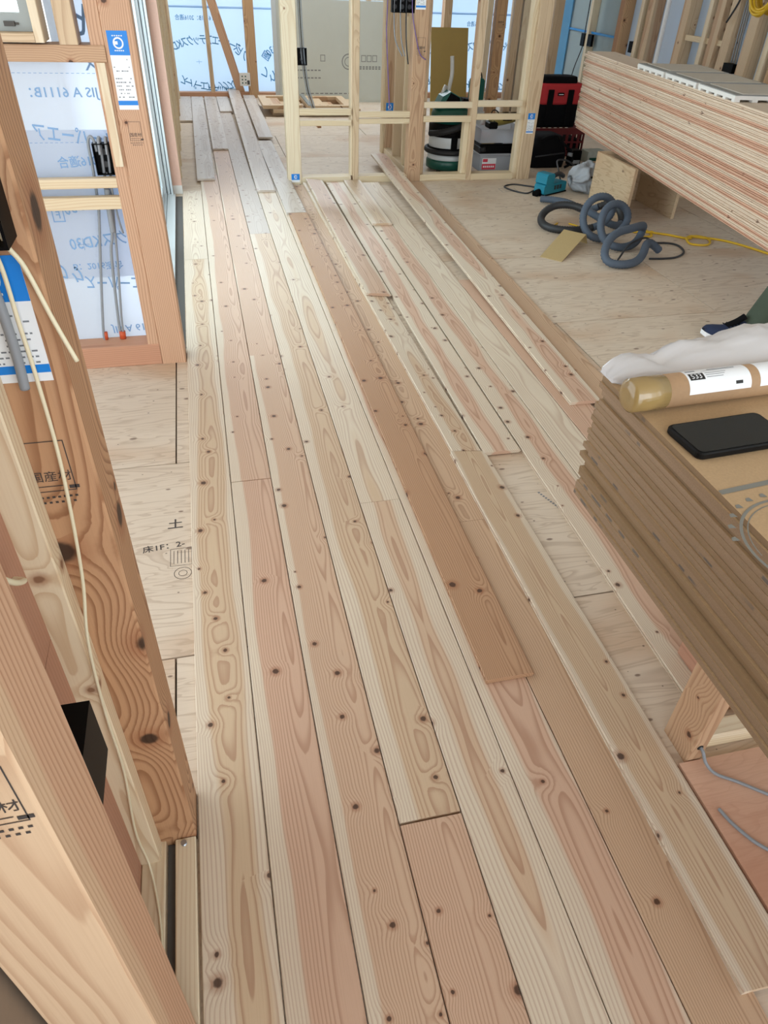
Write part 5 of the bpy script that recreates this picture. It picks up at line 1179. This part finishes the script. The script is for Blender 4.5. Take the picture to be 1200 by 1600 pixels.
# ================================================================ PERSON SITTING AT THE RIGHT (only a foot and shin are in view)
def skin_mesh(name, nodes, edges, mat, parent, root=0, sub=2):
    me = bpy.data.meshes.new(name); me.from_pydata([n[0] for n in nodes], edges, [])
    o = bpy.data.objects.new(name, me); C.objects.link(o)
    m = o.modifiers.new('skin', 'SKIN'); m.use_smooth_shade = True
    if not me.skin_vertices: me.attributes  # layer is made by the modifier
    lay = me.skin_vertices[0].data if me.skin_vertices else None
    if lay is None:
        bm = bmesh.new(); bm.from_mesh(me); bm.verts.layers.skin.verify(); bm.to_mesh(me); bm.free(); lay = me.skin_vertices[0].data
    for i, n in enumerate(nodes):
        r = n[1] if isinstance(n[1], tuple) else (n[1], n[1]); lay[i].radius = r; lay[i].use_root = (i == root)
    s = o.modifiers.new('sub', 'SUBSURF'); s.levels = sub; s.render_levels = sub
    dg = bpy.context.evaluated_depsgraph_get(); ev = bpy.data.meshes.new_from_object(o.evaluated_get(dg))
    bpy.data.objects.remove(o)
    for p_ in ev.polygons: p_.use_smooth = True
    ev.materials.clear(); ev.materials.append(M[mat])
    o2 = bpy.data.objects.new(name, ev); C.objects.link(o2); o2.parent = parent; o2.location = -Vector(parent.location)
    return o2
pe = thing('person', 'person standing on the plywood floor in dark green trousers and a navy shoe', 'person', (2.7, 2.6, SUB))
skin_mesh('trousers', [((2.76, 2.48, 0.92), (0.16, 0.12)), ((2.75, 2.58, 0.84), 0.095), ((2.70, 2.70, 0.48), 0.076), ((2.66, 2.775, 0.22), 0.075), ((2.625, 2.80, 0.075), 0.075), ((2.615, 2.805, 0.035), 0.076),
     ((2.77, 2.38, 0.84), 0.095), ((2.79, 2.32, 0.48), 0.076), ((2.80, 2.30, 0.16), 0.072), ((2.80, 2.30, 0.045), 0.074), ((2.77, 2.48, 1.02), (0.165, 0.115))],
     [(0,1),(1,2),(2,3),(3,4),(4,5),(0,6),(6,7),(7,8),(8,9),(0,10)], 'trouser_green', pe)
skin_mesh('body', [((2.77, 2.48, 1.00), (0.14, 0.10)), ((2.76, 2.48, 1.18), (0.14, 0.095)), ((2.74, 2.48, 1.36), (0.16, 0.105)), ((2.73, 2.48, 1.47), 0.058), ((2.715, 2.48, 1.53), 0.052), ((2.70, 2.48, 1.60), (0.072, 0.085)), ((2.695, 2.48, 1.68), (0.076, 0.086)), ((2.70, 2.48, 1.73), (0.05, 0.055)),
     ((2.74, 2.67, 1.40), 0.056), ((2.78, 2.74, 1.14), 0.044), ((2.66, 2.72, 0.94), 0.034), ((2.635, 2.715, 0.89), (0.034, 0.02)), ((2.74, 2.29, 1.40), 0.056), ((2.78, 2.22, 1.14), 0.044), ((2.66, 2.22, 0.94), 0.034), ((2.635, 2.225, 0.89), (0.034, 0.02)),
     ((2.600, 2.735, 0.845), 0.010), ((2.605, 2.722, 0.833), 0.010), ((2.615, 2.708, 0.830), 0.010), ((2.630, 2.696, 0.836), 0.009), ((2.605, 2.745, 0.885), 0.011),
     ((2.600, 2.205, 0.845), 0.010), ((2.605, 2.218, 0.833), 0.010), ((2.615, 2.232, 0.830), 0.010), ((2.630, 2.244, 0.836), 0.009), ((2.605, 2.195, 0.885), 0.011)],
     [(0,1),(1,2),(2,3),(3,4),(4,5),(5,6),(6,7),(2,8),(8,9),(9,10),(10,11),(2,12),(12,13),(13,14),(14,15),(11,16),(11,17),(11,18),(11,19),(11,20),(15,21),(15,22),(15,23),(15,24),(15,25)], 'skin', pe)
skin_mesh('shirt', [((2.77, 2.48, 0.96), (0.165, 0.125)), ((2.76, 2.48, 1.18), (0.165, 0.12)), ((2.74, 2.48, 1.37), (0.18, 0.125)), ((2.73, 2.48, 1.465), 0.068), ((2.74, 2.68, 1.39), 0.072), ((2.775, 2.735, 1.17), 0.058), ((2.74, 2.28, 1.39), 0.072), ((2.775, 2.225, 1.17), 0.058)],
     [(0,1),(1,2),(2,3),(2,4),(4,5),(2,6),(6,7)], 'shirt_grey', pe)
MB().lathe([(0.02, -0.06), (0.086, -0.04), (0.102, 0.01), (0.095, 0.055), (0.064, 0.09), (0.02, 0.102)], (2.715, 2.48, 1.675), 20).build('hair', 'hair', pe)
MB().lathe([(0.002, 0.0), (0.013, 0.006), (0.016, 0.018), (0.008, 0.036)], (2.608, 2.48, 1.61), 10).build('nose', 'skin', pe)
for s_ in (-1, 1):
    MB().lathe([(0.002, -0.007), (0.010, 0.0), (0.002, 0.007)], (2.616, 2.48 + s_*0.033, 1.645), 10).build('eye', 'hair', pe)
MB().box(2.610, 2.622, 2.458, 2.502, 1.572, 1.579).build('mouth', 'red_fabric', pe)
def shoe(toe, heel, lift, nm):
    toe, heel = Vector(toe), Vector(heel); ax = (toe-heel); L = ax.length; ax.normalize(); sd = Vector((-ax.y, ax.x, 0)).normalized(); upv = Vector((0,0,1))
    def ringset(zs, ins, zt):
        vs = []; N = 20
        for t in (0.0, 0.04, 0.12, 0.3, 0.5, 0.68, 0.82, 0.92, 0.98, 1.0):
            hw = 0.047*(0.72 + 0.28*min(1, max(0, (t-0.2)/0.4)))*min(1, (t/0.05 + 0.35) if t < 0.05 else 1)*(1 if t < 0.8 else math.sqrt(max(0.03, 1-((t-0.8)/0.21)**2)))
            vs.append((t, hw))
        return vs
    out = ringset(0, 0, 0); n = len(out)
    def zrise(t): return lift*max(0, (t-0.55)/0.45)**1.4
    def upper_h(t): return 0.095 if t < 0.30 else (0.095 - (t-0.30)*0.062 if t < 0.9 else max(0.03, 0.058 - (t-0.9)*0.28))
    mb = MB(); K = 12; vs = []
    for t, hw in out:
        for k in range(K+1):
            a = PI*k/K; vs.append(heel + ax*(t*L) + sd*(hw*math.cos(a)) + upv*(0.022 + zrise(t) + max(0.004, upper_h(t)-0.02)*(math.sin(a)**0.8)))
    mb.add(vs, [(i*(K+1)+k, i*(K+1)+k+1, (i+1)*(K+1)+k+1, (i+1)*(K+1)+k) for i in range(n-1) for k in range(K)] + [tuple(range(K+1)), tuple((n-1)*(K+1)+k for k in range(K, -1, -1))], True)
    sh = mb.build(nm, 'navy_fabric', pe)
    mb = MB(); vs = []
    for z_ in (0.0, 0.022):
        for t, hw in out:
            for s_ in (1, -1): vs.append(heel + ax*(t*L) + sd*(s_*(hw+0.003)) + upv*(z_ + zrise(t)))
    fs = []
    for i in range(n-1):
        b0 = 2*i; b1 = 2*n + 2*i
        fs += [(b0, b0+1, b0+3, b0+2), (b1, b1+2, b1+3, b1+1), (b0, b0+2, b1+2, b1), (b0+1, b1+1, b1+3, b0+3)]
    fs += [(0, 2*n, 2*n+1, 1), (2*n-2, 2*n-1, 4*n-1, 4*n-2)]
    mb.add(vs, fs, False).build('sole', 'sole_white', sh)
    tg = MB().tube(spline([heel + ax*(L*0.62) + upv*0.075, heel + ax*(L*0.45) + upv*0.098, heel + ax*(L*0.33) + upv*0.125], 5), 0.016, 8); tg.build('tongue', 'black_fabric', sh)
    for k in range(4):
        t = 0.42 + 0.06*k; MB().tube([heel + ax*(L*t) + sd*0.03 + upv*(upper_h(t)+0.002), heel + ax*(L*(t+0.02)) - sd*0.03 + upv*(upper_h(t)+0.002)], 0.003, 6).build('lace', 'black_fabric', sh)
shoe((2.345, 2.83, SUB), (2.645, 2.80, SUB), 0.035, 'shoe')
shoe((2.56, 2.27, SUB), (2.85, 2.30, SUB), 0.01, 'shoe')
for o in list(C.objects):
    if o.type == 'MESH' and o.get('seed') is None and any(m and m.name in ('stud_brown', 'stud_pale', 'plank_edge') for m in o.data.materials): grain(o)
